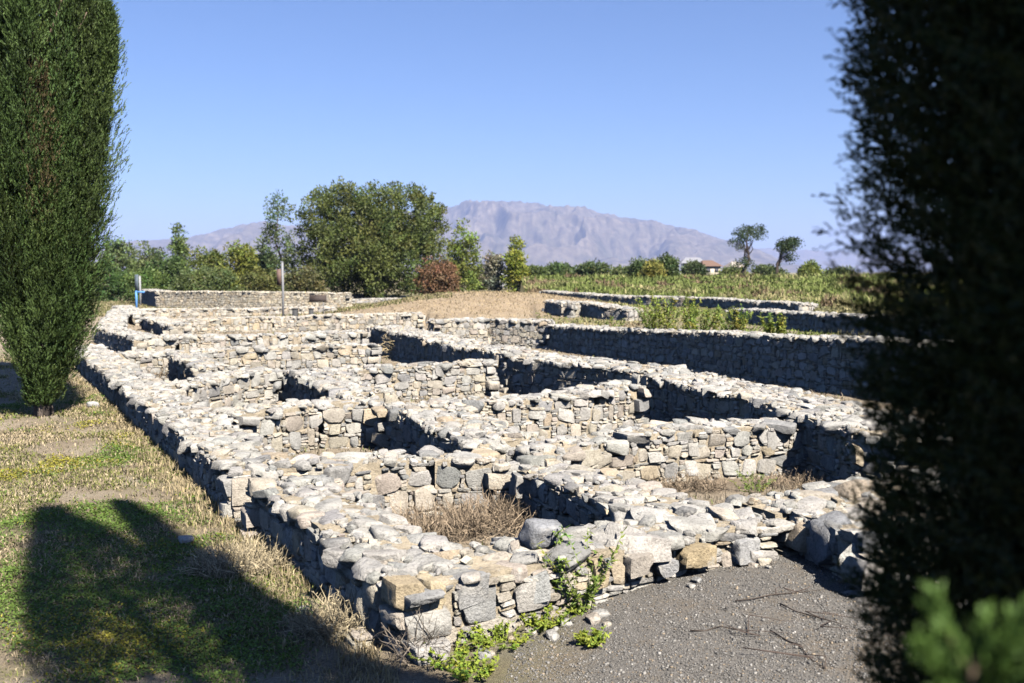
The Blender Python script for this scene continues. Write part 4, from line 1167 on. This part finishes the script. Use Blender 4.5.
# twigs on the gravel
for i, (pts, lb) in enumerate((([(735, 610), (770, 606), (825, 600)], 'thin dark twig lying across the upper gravel'), ([(770, 640), (800, 655), (826, 679)], 'longer dark twig on the gravel near the bottom'),
                               ([(690, 636), (720, 634), (760, 645)], 'crooked dark twig in the middle of the gravel'), ([(780, 615), (815, 628), (850, 640)], 'thin dark twig near the boulders wall'))):
    r = np.random.default_rng(300 + i); P = np.array([at(*p_, .14) for p_ in pts]); P[:, 2] = ground_z(P[:, 0], P[:, 1]) + .012
    Gt = Geo(); V, Fc = tube(np.vstack([P[0], (P[0] + P[1]) / 2 + r.normal(0, .02, 3) * [1, 1, .2], P[1], (P[1] + P[2]) / 2 + r.normal(0, .02, 3) * [1, 1, .2], P[2]]), [.0045, .004, .004, .003, .0015], 5); Gt.add(V, Fc, (.07, .055, .045))
    for j in range(3):
        b = P[1] + (P[2] - P[1]) * r.random(); V, Fc = tube([b, b + np.array([r.normal(0, .1), r.normal(0, .1), .02]), b + np.array([r.normal(0, .18), r.normal(0, .18), .03])], [.004, .003, .001], 4); Gt.add(V, Fc, (.08, .06, .05))
    tag(Gt.build('twig', M_TWIG), lb, 'twig', 'twigs on the gravel')

# ------------------------------------------------------------------ site furniture far back
def post(label, px, d, ytop, ybase, rad, col, name='post', board=None, cat='post'):
    x = (px - 512) / F * d; s = d / F; zg = gz(x, d)
    o = empty(name, (x, d, zg), label, cat)
    Gp = Geo(); h = CAMZ + (HOR - ytop) * s - zg
    V, Fc = tube([(0, 0, -.2), (.01, 0, h * .5), (0, 0, h)], rad, 10); Gp.add(V, Fc, col); Gp.build('pole', M_PAINT, o, True)
    Gb = Geo(); V, Fc = tube([(0, 0, h - .01), (0, 0, h + .03)], [rad * 1.15, rad * .8], 10); Gb.add(V, Fc, np.array(col) * .9); Gb.build('cap', M_PAINT, o)
    if board:
        dx, z0, z1, w, bc, nm = board
        Gq = Geo(); V, Fc = boxq(dx - w / 2, -.03, z0, dx + w / 2, .0, z1); Gq.add(V, Fc, bc)
        Gq.build(nm, M_RUST, o)
    return o
post('white post with a narrow brown board, standing before the rebuilt wall', 283, 46, 262, 312, .05, (.22, .22, .225), board=(-.16, 1.5, 2.25, .2, (.13, .085, .07), 'sign_board'))
post('short white pole behind the end of the rebuilt wall', 140.5, 64, 276, 300, .06, (.28, .28, .28), board=(-.2, .9, 2.0, .22, (.08, .10, .12), 'sign_board'))
post('bright blue post at the left end of the rebuilt wall', 136.5, 58, 291, 306, .06, (.10, .25, .52), board=(.25, .95, 1.06, .5, (.10, .25, .52), 'rail'))

def slant_sign():
    d = 46.5; s = d / F; x = (318 - 512) * s; zg = gz(x, d)
    o = empty('info_sign', (x, d, zg), 'dark slanted information board on one leg by the rebuilt wall', 'sign')
    G1 = Geo(); V, Fc = tube([(.25, 0, -.1), (.25, 0, .80)], .03, 8); G1.add(V, Fc, (.16, .15, .14)); G1.build('leg', M_PAINT, o)
    G2 = Geo(); V, Fc = boxq(-.40, -.03, 0, .40, .0, .30); V = V @ np.array(Matrix.Rotation(R(-28), 3, 'X')).T + np.array([0, -.05, .70]); G2.add(V, Fc, (.055, .042, .036)); G2.build('board', M_RUST, o)
    G3 = Geo(); V, Fc = boxq(-.46, -.02, .0, .46, .03, .03); V = V @ np.array(Matrix.Rotation(R(-28), 3, 'X')).T + np.array([0, -.03, .67]); G3.add(V, Fc, (.10, .085, .075)); G3.build('frame', M_RUST, o)
slant_sign()
for i, (px, w, h, lb) in enumerate(((295, .11, .36, 'taller dark square stub beside the white post'), (311, .09, .40, 'smaller dark square stub between white post and sign'))):
    d = 45; x = (px - 512) / F * d; zg = gz(x, d)
    o = empty('bollard', (x, d, zg), lb, 'bollard', 'dark stubs by the white post')
    Gb = Geo(); V, Fc = boxq(-w, -w, -.1, w, w, h + .25); Gb.add(V, Fc, (.05, .05, .05)); Gb.build('shaft', M_RUST, o)
    Gc = Geo(); V, Fc = boxq(-w - .02, -w - .02, h + .252, w + .02, w + .02, h + .30); Gc.add(V, Fc, (.07, .068, .065)); Gc.build('cap', M_RUST, o)

def house(label, px, d, w, dep, h, wallc, roofc, seed, rot=.2):
    x = (px - 512) / F * d; zg = gz(x, d)
    o = empty('house', (x, d, zg), label, 'house', 'small houses on the horizon'); o.rotation_euler[2] = rot
    G1 = Geo(); V, Fc = boxq(-w / 2, 0, -.3, w / 2, dep, h); G1.add(V, Fc, wallc); G1.build('wall', M_PAINT, o)
    ov = .35
    V = np.array([(-w / 2 - ov, -ov, h + .003), (w / 2 + ov, -ov, h + .003), (w / 2 + ov, dep + ov, h + .003), (-w / 2 - ov, dep + ov, h + .003), (-w / 2 + .5, dep / 2, h + .9), (w / 2 - .5, dep / 2, h + .9)])
    G2 = Geo(); G2.add(V, [[0, 1, 5, 4], [2, 3, 4, 5], [1, 2, 5, 5], [3, 0, 4, 4], [0, 3, 2, 1]], roofc)
    Fc = np.concatenate(G2.F); me = bpy.data.meshes.new('roof'); me.from_pydata([tuple(v) for v in V], [], [(0, 1, 5, 4), (2, 3, 4, 5), (1, 2, 5), (3, 0, 4), (0, 3, 2, 1)])
    a = me.attributes.new('Col', 'FLOAT_COLOR', 'POINT'); a.data.foreach_set('color', np.tile([*roofc, 1.0], len(V)).astype(np.float32))
    me.materials.append(M_RUST); ro = bpy.data.objects.new('roof', me); COL.objects.link(ro); ro.parent = o
    for j in range(2):
        G3 = Geo(); cx = (-.25 + .5 * j) * w; V, Fc = boxq(cx - .12 * w, -.03, h * .4, cx + .12 * w, -.003, h * .75); G3.add(V, Fc, (.06, .06, .07)); G3.build('window', M_PAINT, o)
house('little cream house with a reddish brown roof on the horizon', 712, 150, 2.6, 4, 1.5, (.50, .44, .33), (.15, .095, .07), 1)
house('small grey house half hidden by the dark bush on the horizon', 693, 152, 3.2, 4, 2.0, (.36, .37, .40), (.22, .22, .24), 2, -.1)
house('pale shed behind the taller lone tree', 738, 155, 2.0, 3, 1.4, (.42, .40, .38), (.35, .30, .26), 3)
house('pale low house left of the small yellow green tree', 499, 135, 2.2, 3, 1.4, (.40, .40, .40), (.45, .45, .46), 4)

# ------------------------------------------------------------------ air, sky, sun
m = bpy.data.materials.new('air'); m.use_nodes = True
nt = m.node_tree
nt.nodes.remove(nt.nodes['Principled BSDF'])
pv = nt.nodes.new('ShaderNodeVolumePrincipled')
pv.inputs['Color'].default_value = (0.50, 0.61, 1.0, 1)
pv.inputs['Density'].default_value = 0.0001
pv.inputs['Anisotropy'].default_value = 0.0
nt.links.new(pv.outputs[0], nt.nodes['Material Output'].inputs['Volume'])
V, Fc = boxq(-14500, -14500, -40, 14500, 14500, 590)
hz = mesh('haze', V, Fc, m)
tag(hz, kind='stuff')

w = bpy.data.worlds.new('World'); sc.world = w; w.use_nodes = True
nt = w.node_tree
sky = nt.nodes.new('ShaderNodeTexSky'); sky.sky_type = 'NISHITA'; sky.sun_disc = False
sky.sun_elevation = R(SUN_EL); sky.sun_rotation = math.atan2(TO_SUN[0], TO_SUN[1])
sky.air_density = 1.0; sky.dust_density = 0.6; sky.ozone_density = 9.0; sky.altitude = 400
nt.links.new(mix(nt, sky.outputs[0], (1.0, 0.99, 1.08), 1.0, 'MULTIPLY'), nt.nodes['Background'].inputs['Color'])
nt.nodes['Background'].inputs['Strength'].default_value = 0.05

ld = bpy.data.lights.new('sun', 'SUN'); ld.energy = 5.0; ld.angle = R(0.53); ld.color = (1.0, 0.95, 0.87)
lo = bpy.data.objects.new('sun', ld); COL.objects.link(lo)
lo.rotation_euler = Vector(-TO_SUN).to_track_quat('-Z', 'Y').to_euler()
lo.location = (20, -30, 40)

cam = bpy.data.cameras.new('camera'); co = bpy.data.objects.new('camera', cam); COL.objects.link(co)
co.location = (0, 0, CAMZ); co.rotation_euler = (math.pi / 2 - PITCH, 0, 0)
cam.sensor_width = 36.0; cam.lens = F / W * 36.0
cam.clip_start = 0.05; cam.clip_end = 40000
cam.dof.use_dof = True; cam.dof.focus_distance = 8.0; cam.dof.aperture_fstop = 2.8
sc.camera = co

sc.view_settings.view_transform = 'Standard'
try: sc.view_settings.look = 'None'
except Exception: pass
sc.view_settings.exposure = 1.44
sc.view_settings.gamma = 1.0
sc.view_settings.use_curve_mapping = False
sc.render.engine = 'CYCLES'
sc.cycles.use_denoising = True
sc.cycles.volume_bounces = 0
sc.cycles.max_bounces = 6
sc.cycles.diffuse_bounces = 0
